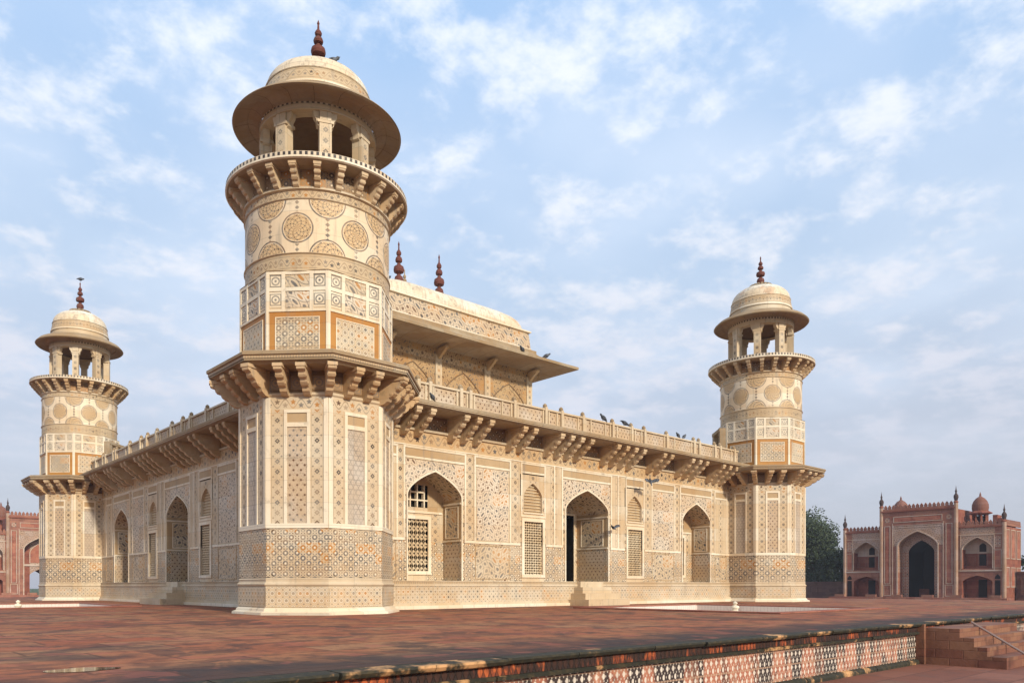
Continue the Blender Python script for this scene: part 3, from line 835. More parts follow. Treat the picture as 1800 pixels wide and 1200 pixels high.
    ev.lathe(c, [(1.27 * s_, 10.96), (1.30 * s_, 11.03), (1.40 * s_, 11.10), (1.50 * s_, 11.11), (1.52 * s_, 11.09), (1.60 * s_, 11.07), (1.72 * s_, 11.02), (1.80 * s_, 10.97)], 96, 'eaveunder', smooth=True, rr=1.9 * s_)
    ev.lathe(c, [(1.80 * s_, 10.97), (1.835 * s_, 11.0), (1.815 * s_, 11.035)], 96, 'weather', smooth=True)
    ev.lathe(c, [(1.815 * s_, 11.035), (1.7 * s_, 11.15), (1.45 * s_, 11.27), (1.22 * s_, 11.34)], 96, 'weather', smooth=True)
    ev.build('eave', shaft, zf)
    dm = MB()
    dm.lathe(c, [(1.18 * s_, 11.25), (1.18 * s_, 11.52)], 96, 'marble', smooth=True)
    dm.lathe(c, [(1.19 * s_, 11.52), (1.22 * s_, 11.54), (1.22 * s_, 11.58), (1.20 * s_, 11.60)], 96, 'white', smooth=True)
    dm.lathe(c, [(1.20 * s_, 11.60), (1.14 * s_, 11.93)], 96, 'vine_d', smooth=True)
    pr = [(1.145, 11.93), (1.16, 11.95), (1.13, 11.98)] + [(1.13 * cos(a_) ** .85, 11.98 + .66 * sin(a_)) for a_ in [R_(x) for x in range(8, 84, 8)]] + [(.16, 12.70)]
    dm.lathe(c, [(r * s_, z) for r, z in pr], 96, 'dome', smooth=True)
    dmo = dm.build('dome', shaft, zf)
    lo = MB()
    for k in range(20):
        a = 2 * PI * k / 20
        N_ = Vector((cos(a), sin(a), 0)); F = Fr(Vector((c[0], c[1], 0)) + N_ * .40 * s_, Vector((0, 0, 1)).cross(N_))
        lo.extr(F, [(-.06, 12.58), (.02, 12.60), (.07, 12.66), (.04, 12.70), (-.06, 12.69)], -.045, .045, 'weather')
    lo.lathe(c, [(.36 * s_, 12.56), (.34 * s_, 12.67), (.16 * s_, 12.74), (.1, 12.76)], 32, 'marble', smooth=True)
    lo.build('lotus_crown', dmo if False else shaft, zf)
    fi = MB(); finial(fi, c, 12.66, 1.15, rf=1.0); fi.build('finial', shaft, zf)
    # little doorway onto the roof
    N_ = Vector((door[0], door[1], 0)).normalized(); F = Fr(Vector((c[0], c[1], 0)) + N_ * ap * .98, Vector((0, 0, 1)).cross(N_))
    dr = MB(); dr.box(F, -.62, -.40, 5.36, 6.85, 0, .26, 'weather'); dr.box(F, .40, .62, 5.36, 6.85, 0, .26, 'weather'); dr.box(F, -.62, .62, 6.85, 6.98, 0, .28, 'weather'); dr.rect(F, -.4, .4, 5.36, 6.85, .012, 'dark')
    dr.build('roof_doorway', shaft, zf)
    return shaft
M['vine_d'] = inlay('drum_band_inlay', 'vine', (.53, .42, .275), .27, 1.0, .3)
# dome shell: marble blocks with joints
m, t, bs = newmat('dome_marble', .55)
base, nb = marble(t, (.74, .66, .52), .4)
uv = t.new('ShaderNodeUVMap'); u, v, _ = t.sep(uv.outputs[0])
g = t.new('ShaderNodeNewGeometry'); x, y, z = t.sep(g.outputs['Position'])
j = ((u / .46).fract() - .5).abs().sm(.475, .5).mx(((z / .34).fract() - .5).abs().sm(.47, .5))
rst = t.noise(g.outputs['Position'], 1.7, 3).sm(.60, .70)
base = t.mix(rst * .5, base, (.50, .25, .12))
base = t.mix(t.noise(g.outputs['Position'], 3.2, 7, .7, .5).sm(.53, .66) * .45, base, (.17, .14, .10))
base = t.mix(t.noise(t.vec(x * 9, y * 9, z * .7), 1, 4, .6).sm(.5, .75) * .5, base, (.24, .19, .13))
t.put(bs.inputs['Base Color'], t.mix(j * .7, base, (.20, .14, .09)))
M['dome'] = m

tN = tower((0, 0), ZN, 1.035, 0, (1, 1)); tR = tower((LU, 0), ZR, .98, 2, (-1, 1), True); tL = tower((0, LV), ZL, .94, 3, (1, -1), True)
tN['label'] = 'nearest tower, tallest in the picture'; tR['label'] = 'tower at the right corner'; tL['label'] = 'tower at the left corner'
BR.sort(key=lambda b: b[0])
rest = {}
for i, (pr, par, mb, zf) in enumerate(BR):
    if i < 98: mb.build('bracket', par, zf)
    else: rest.setdefault(par.name, []).append((par, mb, zf))
for k_, lst in rest.items():
    big_ = MB()
    for par, mb, zf in lst:
        off = len(big_.v); big_.v += [zf(v) if zf else v for v in mb.v]; big_.f += [[i + off for i in f] for f in mb.f]; big_.uv += mb.uv
        big_.m += [big_.mi(mb.ms[i]) for i in mb.m]; big_.sm += mb.sm
    o = big_.build('bracket_row', lst[0][0]); o['kind'] = 'stuff'

# ------------------------------------------------------------------ roof pavilion
PC = (10.0, 10.4)
pv_ = MB()
HW = 3.7
for k in range(4):
    a = -PI / 2 + k * PI / 2; N_ = Vector((cos(a), sin(a), 0)); F = Fr(Vector((PC[0], PC[1], 0)) + N_ * HW, Vector((0, 0, 1)).cross(N_))
    pv_.rect(F, -HW, HW, 5.3, 9.6, 0, 'fine_t')
    for x in (-HW + .15, -1.22, 1.22, HW - .15):
        pv_.box(F, x - .15, x + .15, 5.3, 9.2, 0, .05, 'marble', False); pv_.rect(F, x - .09, x + .09, 5.5, 9.15, .055, 'column_s')
    for c_ in (-2.4, 0, 2.4):
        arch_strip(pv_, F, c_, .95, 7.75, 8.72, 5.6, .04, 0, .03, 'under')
        arch_strip(pv_, F, c_, .84, 7.7, 8.58, 5.6, .03, 0, .03, 'tan')
        arched_panel(pv_, F, c_, .94, 7.75, 8.71, 5.6, .012, 'scroll_t')
    pv_.rect(F, -HW, HW, 8.98, 9.2, .007, 'vine')
    for x in (-HW + .15, -1.22, 1.22, HW - .15):
        console(pv_, F, x, 9.42, .5, .36, .12, 'bracket', .05)
M['fine_t'] = inlay('tan_scroll_wall', 'scroll', (.42, .275, .135), .16, .9, .3)
M['scroll_t'] = inlay('tan_scroll_panel', 'scroll', (.46, .31, .16), .18, .8, .2)
pavo = pv_.build('pavilion', tomb)
def sq(mb, prof, m, smooth=False, uvabs=False):
    for i in range(len(prof) - 1):
        (r0, z0), (r1, z1) = prof[i], prof[i + 1]
        for k in range(4):
            a = -PI / 2 + k * PI / 2; N_ = Vector((cos(a), sin(a), 0)); Sd = Vector((0, 0, 1)).cross(N_); O = Vector((PC[0], PC[1], 0))
            P = [O + N_ * r0 - Sd * r0 + Vector((0, 0, z0)), O + N_ * r0 + Sd * r0 + Vector((0, 0, z0)), O + N_ * r1 + Sd * r1 + Vector((0, 0, z1)), O + N_ * r1 - Sd * r1 + Vector((0, 0, z1))]
            zc = (z0 + z1) / 2; dz = math.dist((r0, z0), (r1, z1)) / 2
            mb.poly(P, [(-r0, -dz), (r0, -dz), (r1, dz), (-r1, dz)], m, smooth)
ev = MB()
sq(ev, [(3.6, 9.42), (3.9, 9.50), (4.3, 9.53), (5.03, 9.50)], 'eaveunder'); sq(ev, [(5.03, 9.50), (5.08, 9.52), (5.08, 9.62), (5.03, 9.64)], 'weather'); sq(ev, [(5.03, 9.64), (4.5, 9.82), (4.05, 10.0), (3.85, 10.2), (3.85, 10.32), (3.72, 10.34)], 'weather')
ev.build('eave', pavo)
rf = MB()
sq(rf, [(3.70, 10.3), (3.70, 10.42)], 'white'); sq(rf, [(3.68, 10.42), (3.62, 11.05)], 'roofband'); sq(rf, [(3.62, 11.05), (3.70, 11.08), (3.70, 11.14), (3.60, 11.18)], 'white')
M['roofband'] = inlay('roof_band_inlay', 'scroll', (.56, .45, .32), .22, 1.0, .15)
# rounded square dome
NP = 40
def rp(rad, z, n): 
    out = []
    for i in range(n):
        a = 2 * PI * i / n; e = 14.0 - 9 * min(1, max(0, (z - 11.2) / 1.0))
        r = rad / ((abs(cos(a)) ** e + abs(sin(a)) ** e) ** (1 / e)); out.append(Vector((PC[0] + r * cos(a), PC[1] + r * sin(a), z)))
    return out
prof = [(3.60, 11.18), (3.60, 11.35), (3.54, 11.52), (3.42, 11.67), (3.22, 11.80), (2.9, 11.92), (2.3, 12.06), (1.6, 12.18), (1.0, 12.25), (.4, 12.28)]
n = 160
for (r0, z0), (r1, z1) in zip(prof, prof[1:]):
    A = rp(r0, z0, n); B_ = rp(r1, z1, n)
    for i in range(n):
        j = (i + 1) % n; rf.poly([A[i], A[j], B_[j], B_[i]], [(i * .25, z0), (i * .25 + .25, z0), (i * .25 + .25, z1), (i * .25, z1)], 'dome', True)
rf.poly(rp(.4, 12.28, n), [(0, 0)] * n, 'dome')
rf.poly([(PC[0] - 3.6, PC[1] - 3.6, 11.179), (PC[0] + 3.6, PC[1] - 3.6, 11.179), (PC[0] + 3.6, PC[1] + 3.6, 11.179), (PC[0] - 3.6, PC[1] + 3.6, 11.179)], [(0, 0)] * 4, 'marble')
rf.build('roof', pavo, merge=True)
for u_, v_, s_, z_ in ((9.05, 9.6, 2.35, 12.25), (11.12, 9.6, 2.42, 12.25)):
    f_ = MB(); f_.lathe((u_, v_), [(.34, z_), (.34, z_ + .1), (.26, z_ + .14), (.26, z_ + .22), (.1, z_ + .26)], 16, 'marble'); finial(f_, (u_, v_), z_ + .25, s_, rf=.62); f_.build('finial', pavo)
f_ = MB(); finial(f_, (9.55, 9.9), 12.3, 1.55, 'weather', .6); f_.build('finial', pavo)

# ================================================================== TERRACE AND GROUND
EDGE = -10.85
m, t, bs = newmat('terrace_sandstone', .62, .12)
g = t.new('ShaderNodeNewGeometry'); P = g.outputs['Position']; x, y, z = t.sep(P)
row = (y / .62).floor(); xo = x + row * .47
sl = t.white(t.vec((xo / 1.35).floor(), row)); sl2 = t.white(t.vec((xo / 1.35).floor() + 31.0, row))
jx = ((xo / 1.35).fract() - .5).abs().sm(.482, .497); jy = ((y / .62).fract() - .5).abs().sm(.465, .492)
joint = jx.mx(jy)
c = t.mix(sl * .7, (.29, .092, .046), (.35, .135, .066))
c = t.mix(sl2.sm(.72, .95) * .6, c, (.33, .19, .10))
a1 = t.noise(P, .55, 5, .6); a2 = t.noise(P, 2.6, 6, .62); a3 = t.noise(P, 17, 4, .6)
c = t.mix(a1.sm(.44, .62) * .6, c, (.34, .165, .075))
c = t.mix(a2.sm(.46, .60) * .7, c, (.125, .052, .034))
c = t.mix(a3.sm(.5, .75) * .4, c, (.12, .06, .045))
fs = t.noise(P, 5.5, 5, .7).sm(.55, .66); c = t.mix(fs * .55, c, (.085, .042, .032))
pat = t.noise(P, .8, 5, .65, .8).sm(.53, .60)
c = t.mix(pat * .58, c, (.045, .036, .034))
# black weathering that creeps in from the exposed terrace edge
ed = 1.0 - (y - EDGE + t.noise(P, .9, 4, .6) * 3.4 - 1.7).sm(.3, 1.6)
c = t.mix(ed * .85, c, (.040, .034, .034))
red = t.noise(P, 1.9, 3, .5).sm(.58, .62)
c = t.mix(red * .35, c, (.36, .11, .075))
c = t.mix(joint * .6, c, (.07, .035, .025))
t.put(bs.inputs['Base Color'], c)
t.put(bs.inputs['Roughness'], .95 - a2 * .35)
bp = t.new('ShaderNodeBump'); bp.inputs['Strength'].default_value = .5; bp.inputs['Distance'].default_value = .015
t.put(bp.inputs['Height'], a2 + a3 * .3 - joint); t.l.new(bp.outputs[0], bs.inputs['Normal'])
M['terrace'] = m
# red sandstone of gates, kerbs, steps
def sandstone(name, c0, c1, stain=.5, cell=(.7, .35)):
    m, t, bs = newmat(name, .75)
    g = t.new('ShaderNodeNewGeometry'); P = g.outputs['Position']; x, y, z = t.sep(P)
    row = (z / cell[1]).floor()
    w = t.white(t.vec(((x + y) / cell[0] + row * .5).floor(), row))
    jn = ((z / cell[1]).fract() - .5).abs().sm(.45, .49).mx((((x + y) / cell[0] + row * .5).fract() - .5).abs().sm(.47, .495))
    c = t.mix(w, c0, c1)
    a = t.noise(P, 1.3, 5, .62); b = t.noise(P, 8, 5, .6)
    c = t.mix(a.sm(.5, .72) * stain, c, tuple(q * .35 for q in c0)); c = t.mix(b.sm(.5, .75) * .35, c, tuple(q * .5 for q in c0))
    c = t.mix(jn * .35, c, tuple(q * .3 for q in c0))
    t.put(bs.inputs['Base Color'], c)
    bp = t.new('ShaderNodeBump'); bp.inputs['Strength'].default_value = .3; bp.inputs['Distance'].default_value = .02
    t.put(bp.inputs['Height'], b - jn); t.l.new(bp.outputs[0], bs.inputs['Normal'])
    return m
M['red'] = sandstone('red_sandstone', (.30, .095, .06), (.38, .15, .09))
M['redkerb'] = sandstone('kerb_sandstone', (.27, .09, .06), (.34, .14, .09), .6)
M['brownred'] = sandstone('step_sandstone', (.17, .062, .038), (.25, .12, .065), .9, (.4, .14))
M['gate_red'] = sandstone('gate_sandstone', (.21, .060, .036), (.27, .095, .055), .6)
M['gate_pink'] = sandstone('gate_pink_stone', (.25, .100, .066), (.32, .145, .092), .6)
M['gate_white'] = plain('gate_white_marble', (.50, .40, .33), .6, .5)
# plinth facing: white inlay stars on red and black stone
m, t, bs = newmat('plinth_inlay', .6)
uv = t.new('ShaderNodeUVMap'); u, v, _ = t.sep(uv.outputs[0]); g = t.new('ShaderNodeNewGeometry'); P = g.outputs['Position']
A, B2 = .105, .175
PI2 = 2 * PI
wav = (u * (PI2 / A) + (v * (PI2 / B2)).sin() * .5).sin() * (v * (PI2 / B2)).sin()
wh = wav.sm(.38, .60)
wv2 = ((u + A * .25) * (PI2 / A * 2)).sin() * (v * (PI2 / B2 * 2) + 1.57).sin()
wh = wh.mx(wv2.sm(.55, .75) * .7)
mid = v.abs().lt(.012, .006).mx((v.abs() - .185).abs().lt(.008, .005))
blk = t.noise(t.vec(u * 1.0, v * .18, 0.0), 1.3, 3, .6).sm(.47, .53)
pinkc = t.mix(t.noise(P, 6, 3).sm(.4, .65), (.34, .12, .07), (.44, .20, .12))
fld = t.mix(blk * .95, pinkc, (.025, .022, .022))
spl = t.noise(P, 9, 3, .6).sm(.56, .64)
fld = t.mix(spl * .6, fld, (.03, .025, .02))
c = t.mix(wh, fld, (.62, .54, .44))
c = t.mix(mid * .6, c, (.40, .24, .15))
gr = t.noise(P, 2.3, 4, .6).sm(.5, .68); c = t.mix(gr * .35, c, (.06, .05, .04))
t.put(bs.inputs['Base Color'], c); M['plinth'] = m
# carved, algae blackened frieze above it
m, t, bs = newmat('carved_frieze', .8)
uv = t.new('ShaderNodeUVMap'); u, v, _ = t.sep(uv.outputs[0]); g = t.new('ShaderNodeNewGeometry'); P = g.outputs['Position']
leaf = (((u / .075).fract() - .5).abs() * 2 + ((v / .09) - .0).abs()).sm(.75, 1.0)
blk = t.noise(t.vec(u, v * .4, 0.0), 1.3, 5, .7).sm(.44, .50)
org = t.mix(t.noise(P, 11, 3).sm(.4, .6), (.42, .10, .03), (.22, .05, .02))
c = t.mix(leaf * .75, org, (.05, .02, .015))
c = t.mix(blk * .92, c, (.018, .014, .012))
t.put(bs.inputs['Base Color'], c)
bp = t.new('ShaderNodeBump'); bp.inputs['Strength'].default_value = .8; bp.inputs['Distance'].default_value = .02
t.put(bp.inputs['Height'], 1.0 - leaf); t.l.new(bp.outputs[0], bs.inputs['Normal'])
M['frieze'] = m
m, t, bs = newmat('plinth_ledge', .8)
g = t.new('ShaderNodeNewGeometry'); P = g.outputs['Position']
q = t.noise(P, 1.5, 5, .7).sm(.36, .46); q2 = t.noise(P, 14, 3).sm(.45, .7)
c = t.mix(q, (.52, .28, .12), (.025, .024, .016)); c = t.mix(q2 * .4, c, (.10, .07, .03))
t.put(bs.inputs['Base Color'], c); M['ledge'] = m

PX0, PX1 = -9.6, 29.5                         # plan of the raised terrace along x
PY1 = 32.0
te = MB()
PLS = [(7.3, 12.5, -7.2, -1.9), (-7.2, -1.9, 7.8, 13.1)]
# terrace sheet, split round the two sunken pools
xs = sorted({-22.0, PX1, 7.3, 12.5, -7.2, -1.9}); ys = sorted({EDGE + .1, PY1, -7.2, -1.9, 7.8, 13.1})
for i in range(len(xs) - 1):
    for j in range(len(ys) - 1):
        mx_, my_ = (xs[i] + xs[i + 1]) / 2, (ys[j] + ys[j + 1]) / 2
        if any(a < mx_ < b and c_ < my_ < d_ for a, b, c_, d_ in PLS): continue
        te.poly([(xs[i], ys[j], 0), (xs[i + 1], ys[j], 0), (xs[i + 1], ys[j + 1], 0), (xs[i], ys[j + 1], 0)], [(0, 0)] * 4, 'terrace')
te.poly([(PX1, EDGE, 0), (PX1, EDGE, -.9), (PX1, PY1, -.9), (PX1, PY1, 0)], [(0, 0)] * 4, 'red')
te.poly([(-22, PY1, 0), (PX1, PY1, 0), (PX1, PY1, -.9), (-22, PY1, -.9)], [(0, 0)] * 4, 'red')
teo = te.build('terrace'); tag(teo, kind='structure')
pl = MB(); F = Fr((0, EDGE, 0), (1, 0, 0))
rnd = random.Random(9)
def blocks(prof, a, b, lo, hi):
    x_ = a
    while x_ < b:
        L_ = rnd.uniform(lo, hi); j_ = rnd.uniform(-.014, .012); k2 = rnd.uniform(-.006, .003)
        pl.extr(F, [(d + (j_ if d > 0 else 0), h + (k2 if d > 0 else 0)) for d, h in prof], x_ + .006, min(b, x_ + L_) - .006, 'ledge'); x_ += L_
blocks([(.10, -.001), (.105, -.02), (.085, -.05), (.06, -.06), (-.1, -.06), (-.1, -.001)], -22, PX1, .5, 1.2)
pl.rect(F, -22, PX1, -.15, -.06, .03, 'frieze'); blocks([(.03, -.15), (.055, -.16), (.05, -.19), (0, -.20), (-.05, -.20), (-.05, -.15)], -22, PX1, .6, 1.4)
for a, b in [(-22, PX1)]:
    pl.rect(F, a, min(b, PX1), -.60, -.20, 0, 'plinth')
blocks([(.0, -.60), (.05, -.61), (.07, -.64), (.07, -.70), (-.05, -.70), (-.05, -.60)], -22, PX1, .6, 1.3)
o = pl.build('terrace_side_wall'); tag(o, kind='structure')

m, t, bs = newmat('path_sandstone', .8, .12)
g = t.new('ShaderNodeNewGeometry'); P = g.outputs['Position']; x, y, z = t.sep(P)
sl = t.white(t.vec((x / .9).floor(), (y / .6).floor()))
c = t.mix(sl, (.18, .070, .046), (.25, .108, .072))
c = t.mix(t.noise(P, 2, 5, .6).sm(.45, .7) * .6, c, (.11, .06, .05)); c = t.mix(t.noise(P, .5, 3, .6).sm(.5, .7) * .5, c, (.30, .20, .11))
jn = ((x / .9).fract() - .5).abs().sm(.48, .495).mx(((y / .6).fract() - .5).abs().sm(.47, .49))
t.put(bs.inputs['Base Color'], t.mix(jn * .5, c, (.06, .035, .03))); M['path'] = m
m, t, bs = newmat('lawn_grass', .9)
g = t.new('ShaderNodeNewGeometry'); P = g.outputs['Position']
t.put(bs.inputs['Base Color'], t.mix(t.noise(P, 3, 5).sm(.35, .65), (.035, .06, .018), (.075, .095, .03))); M['lawn'] = m
GZ = -.68
gm = MB(); gm.poly([(-400, -400, GZ - .004), (400, -400, GZ - .004), (400, 400, GZ - .004), (-400, 400, GZ - .004)], [(0, 0)] * 4, 'lawn'); tag(gm.build('ground'), kind='structure')
gm = MB(); gm.poly([(-60, -24, GZ), (62, -24, GZ), (62, 60, GZ), (-60, 60, GZ)], [(0, 0)] * 4, 'path'); tag(gm.build('path'), kind='structure')

# pools with marble lining, red kerb and lotus spout
m, t, bs = newmat('pool_lining', .5)
g = t.new('ShaderNodeNewGeometry'); P = g.outputs['Position']; x, y, z = t.sep(P)
zx = (((x + y) / .22).fract() - .5).abs(); zy = (((x - y) / .22).fract() - .5).abs()
c = t.mix((zx - zy).abs().sm(.10, .03) * .35, (.62, .53, .46), (.32, .2, .17))
t.put(bs.inputs['Base Color'], t.mix(t.noise(P, 3, 4).sm(.5, .7) * .4, c, (.40, .3, .25))); M['pool'] = m
for (a, b, c_, d_), lab in zip(PLS, ('shallow white marble pool set in the terrace before the sunlit entrance steps', 'shallow marble pool set in the terrace before the shaded left facade')):
    po = MB(); k_ = .16
    for (x0, y0, x1, y1) in ((a, c_, b, c_), (b, c_, b, d_), (b, d_, a, d_), (a, d_, a, c_)):
        po.poly([(x0, y0, 0), (x1, y1, 0), (x1, y1, -k_), (x0, y0, -k_)], [(0, 0)] * 4, 'pool')
    po.poly([(a, c_, -k_), (b, c_, -k_), (b, d_, -k_), (a, d_, -k_)], [(0, 0)] * 4, 'pool')
    o = tag(po.build('pool'), lab, 'pool')
    ke = MB(); w = .32; h = .035
    for (x0, x1, y0, y1) in ((a - w, b + w, c_ - w, c_), (a - w, b + w, d_, d_ + w), (a - w, a, c_, d_), (b, b + w, c_, d_)):
        ke.box(Fr((0, 0, 0), (1, 0, 0)), x0, x1, .002, h, -y1, -y0, 'redkerb')
    ke.build('kerb', o)
    cx_, cy_ = (a + b) / 2, (c_ + d_) / 2
    sp = MB(); cx_ += .35; sp.lathe((cx_, cy_), [(r_ * .62, -k_ + (h_ + k_) * .72) for r_, h_ in [(.28, -k_), (.28, -.10), (.22, -.06), (.16, -.04), (.10, .0), (.14, .05), (.18, .10), (.15, .15), (.06, .18), (.05, .20), (.09, .23), (.10, .27), (.05, .31), (0, .33)]], 16, 'white', smooth=True)
    sp.build('fountain_spout', o)

# rain puddle
m, t, bs = newmat('puddle_water', .04, .5)
bs.inputs['Base Color'].default_value = (.012, .012, .014, 1); M['water'] = m
pu = MB(); pts = []
for i in range(40):
    a = 2 * PI * i / 40; r = 1 + .18 * mnoise.noise(Vector((cos(a) * 1.3, sin(a) * 1.3, 4)))
    pts.append((-7.32 + .24 * r * cos(a) - .04 * sin(a), -9.58 + .15 * r * sin(a), .004))
pu.poly(pts, [(0, 0)] * 40, 'water'); tag(pu.build('puddle'), 'small dark rain puddle on the red terrace near the bottom left corner', 'puddle')

# stone steps from the terrace down to the path
st = empty('stone_steps', 'short flight of weathered red stone steps leading down from the terrace edge', 'steps')
F = Fr((0, EDGE, 0), (1, 0, 0)); S0, S1 = 5.12, 8.3
lv = [(-.08, .62), (-.22, .82), (-.36, 1.0), (-.50, 1.26)]
d0 = .11
for h, d in lv:
    s_ = MB(); s_.box(F, S0, S1, h - .14 if h > -.5 else GZ, h, .11, d, 'brownred'); s_.build('step', st)
sb = MB(); sb.box(F, S0 - .08, S0 - .001, GZ, -.02, 0, .13, 'brownred'); sb.build('end_block', st)
hr = MB()
hr.tube(F.p(6.1, .00, .50), F.p(6.1, -.60, 1.42), .018, .018, 'rail')
for d, h0, h1 in ((.55, -.08, -.03), (.95, -.36, -.29), (1.38, GZ, -.57)): hr.tube(F.p(6.1, h0, d), F.p(6.1, h1, d), .014, .014, 'rail')
m, t, bs = newmat('rail_metal', .4, .5); bs.inputs['Base Color'].default_value = (.30, .2, .16, 1); bs.inputs['Metallic'].default_value = .5; M['rail'] = m
hr.build('handrail', st)

# ================================================================== GATEWAYS
M['gate_inlay'] = inlay('gate_white_scroll', 'scroll', (.46, .32, .25), .16, 1.0, .1)
M['gate_star'] = inlay('gate_star_panel', 'stars', (.38, .20, .14), .30, 1.0, .1)
def merlons(mb, F, s0, s1, h, hh, m, d, step=.32):
    n_ = int((s1 - s0) / step)
    w = (s1 - s0) / n_
    for i in range(n_):
        c_ = s0 + (i + .5) * w
        pts = [(-.36 * w, 0), (.36 * w, 0), (.40 * w, hh * .45), (.22 * w, hh * .72), (0, hh), (-.22 * w, hh * .72), (-.40 * w, hh * .45)]
        for dd, rev in ((d, False), (d - .12, True)):
            P_ = [F.p(c_ + x_, h + y_, dd) for x_, y_ in pts]
            mb.poly(P_[::-1] if rev else P_, [(0, 0)] * 7, m)
        for i2 in range(7):
            a_, b_ = pts[i2], pts[(i2 + 1) % 7]
            mb.poly([F.p(c_ + a_[0], h + a_[1], d), F.p(c_ + a_[0], h + a_[1], d - .12), F.p(c_ + b_[0], h + b_[1], d - .12), F.p(c_ + b_[0], h + b_[1], d)], [(0, 0)] * 4, m)
def gateway(O, Sd, sc, label, through):
    G = empty('gateway', label, 'gateway')
    SC = lambda v: v
    class GF(Fr):
        def p(s, a, h, d=0): return s.O + s.S * a * sc + s.N * d * sc + Vector((0, 0, GZ + (h - GZ) * sc))
    F = GF(O, Sd)
    D = 5.3
    ci = MB()
    # central block
    w, sp, ap = 1.62, 4.25, 5.5
    top = 7.35
    spandrel(ci, F, 0, w, sp, ap, -2.05, 2.05, 6.05, 0, 'gate_inlay')
    for sg in (-1, 1):
        a, b = sorted((sg * w, sg * 2.05)); ci.rect(F, a, b, GZ, sp, 0, 'gate_pink')
        a, b = sorted((sg * 2.05, sg * 3.0)); ci.rect(F, a, b, GZ, top, 0, 'gate_pink')
        ci.rect(F, *sorted((sg * 2.38, sg * 2.68)), .9, 6.0, .01, 'red'); ci.frame(F, *sorted((sg * 2.27, sg * 2.79)), .8, 6.1, .05, 0, .03, 'gate_white')
        ci.rect(F, *sorted((sg * 2.33, sg * 2.73)), 6.45, 6.85, .01, 'gate_star'); ci.frame(F, *sorted((sg * 2.2, sg * 2.86)), -.3, .72, .05, 0, .03, 'gate_white')
        ci.box(F, *sorted((sg * 2.05, sg * 2.10)), GZ, 6.3, 0, .03, 'gate_white')
    ci.rect(F, -2.05, 2.05, 6.05, top, 0, 'gate_pink'); ci.rect(F, -1.9, 1.9, 6.48, 6.82, .01, 'red'); ci.frame(F, -2.0, 2.0, 6.38, 6.92, .05, 0, .03, 'gate_white')
    ci.frame(F, -2.05, 2.05, 5.9, 6.12, .04, 0, .03, 'gate_white')
    arch_strip(ci, F, 0, w, sp, ap, GZ + .1, .10, 0, .05, 'gate_white')
    ci.box(F, -3.05, 3.05, top, top + .14, -.6, .1, 'gate_red')
    # sides, back and top
    for a, b in ((-3, 3),):
        ci.poly([F.p(-3, GZ, 0), F.p(-3, top, 0), F.p(-3, top, -D), F.p(-3, GZ, -D)][::-1][::-1], [(0, 0)] * 4, 'gate_red')
        ci.poly([F.p(3, GZ, 0), F.p(3, top, 0), F.p(3, top, -D), F.p(3, GZ, -D)][::-1], [(0, 0)] * 4, 'gate_red')
        ci.poly([F.p(-3, top, 0), F.p(3, top, 0), F.p(3, top, -D), F.p(-3, top, -D)], [(0, 0)] * 4, 'gate_red')
    for h0 in (0,):
        # outer recess
        niche(ci, F, 0, w, sp, ap, GZ, 1.0, 'gate_star', 'gate_pink', 'gate_inlay', 'redkerb')
    FB = GF(F.p(0, GZ, -1.0) - Vector((0, 0, GZ)), Sd)
    FB.O = Vector(O) + F.N * -1.0 * sc
    if not through:
        iw, isp, iap = 1.05, 3.7, 4.75
        spandrel(ci, FB, 0, iw, isp, iap, -w, w, ap, 0, 'gate_inlay')
        for sg in (-1, 1):
            ci.rect(FB, *sorted((sg * iw, sg * w)), GZ, isp, 0, 'gate_star')
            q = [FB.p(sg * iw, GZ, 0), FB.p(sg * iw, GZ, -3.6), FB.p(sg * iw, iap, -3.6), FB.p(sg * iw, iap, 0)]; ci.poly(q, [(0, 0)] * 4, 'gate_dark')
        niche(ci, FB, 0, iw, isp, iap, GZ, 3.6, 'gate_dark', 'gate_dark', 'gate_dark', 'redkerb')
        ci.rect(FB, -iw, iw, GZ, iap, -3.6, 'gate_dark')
        ci.box(FB, -iw, -.2, GZ, .35, -2.6, -2.5, 'gate_red'); 
    else:
        ci.rect(FB, -w, -.95, GZ, ap, 0, 'gate_red'); ci.rect(FB, .95, w, GZ, ap, 0, 'gate_red')
        spandrel(ci, FB, 0, .95, 1.6, 2.25, -.95, .95, ap, 0, 'gate_inlay')
        ci.box(FB, -w, w, 2.55, 2.75, 0, .08, 'gate_white')
        arched_panel(ci, FB, 0, .9, 3.9, 4.9, 2.9, .02, 'red'); arch_strip(ci, FB, 0, .9, 3.9, 4.9, 2.9, .08, 0, .05, 'gate_white')
        niche(ci, FB, 0, .95, 1.6, 2.25, GZ, 4.3, 'gate_red', 'gate_red', 'gate_red', 'redkerb')
    ci.build('central_block', G)
    pa = MB(); pa.box(F, -3.0, 3.0, top + .14, top + .32, -.12, .02, 'gate_pink'); merlons(pa, F, -2.85, 2.85, top + .32, .36, 'gate_pink', .0)
    pa.build('parapet', G)
    wt = 5.62
    for sg in (-1, 1):
        wg = MB(); FW = GF(O, Sd); FW.O = Vector(O) - F.N * .35 * sc
        c_ = sg * 4.55; hw = 1.12
        x0, x1 = sorted((sg * 3.0, sg * 6.5))
        for (a, b) in ((x0, c_ - 1.28), (c_ + 1.28, x1)): wg.rect(FW, a, b, GZ, wt, 0, 'gate_pink')
        spandrel(wg, FW, c_, hw, 3.75, 4.75, c_ - 1.28, c_ + 1.28, wt, 0, 'gate_inlay')
        for a, b in ((c_ - 1.28, c_ - hw), (c_ + hw, c_ + 1.28)): wg.rect(FW, a, b, GZ, 3.75, 0, 'gate_pink')
        spandrel(wg, FW, c_, hw, .95, 1.5, c_ - hw, c_ + hw, 2.1, -.002, 'gate_pink')
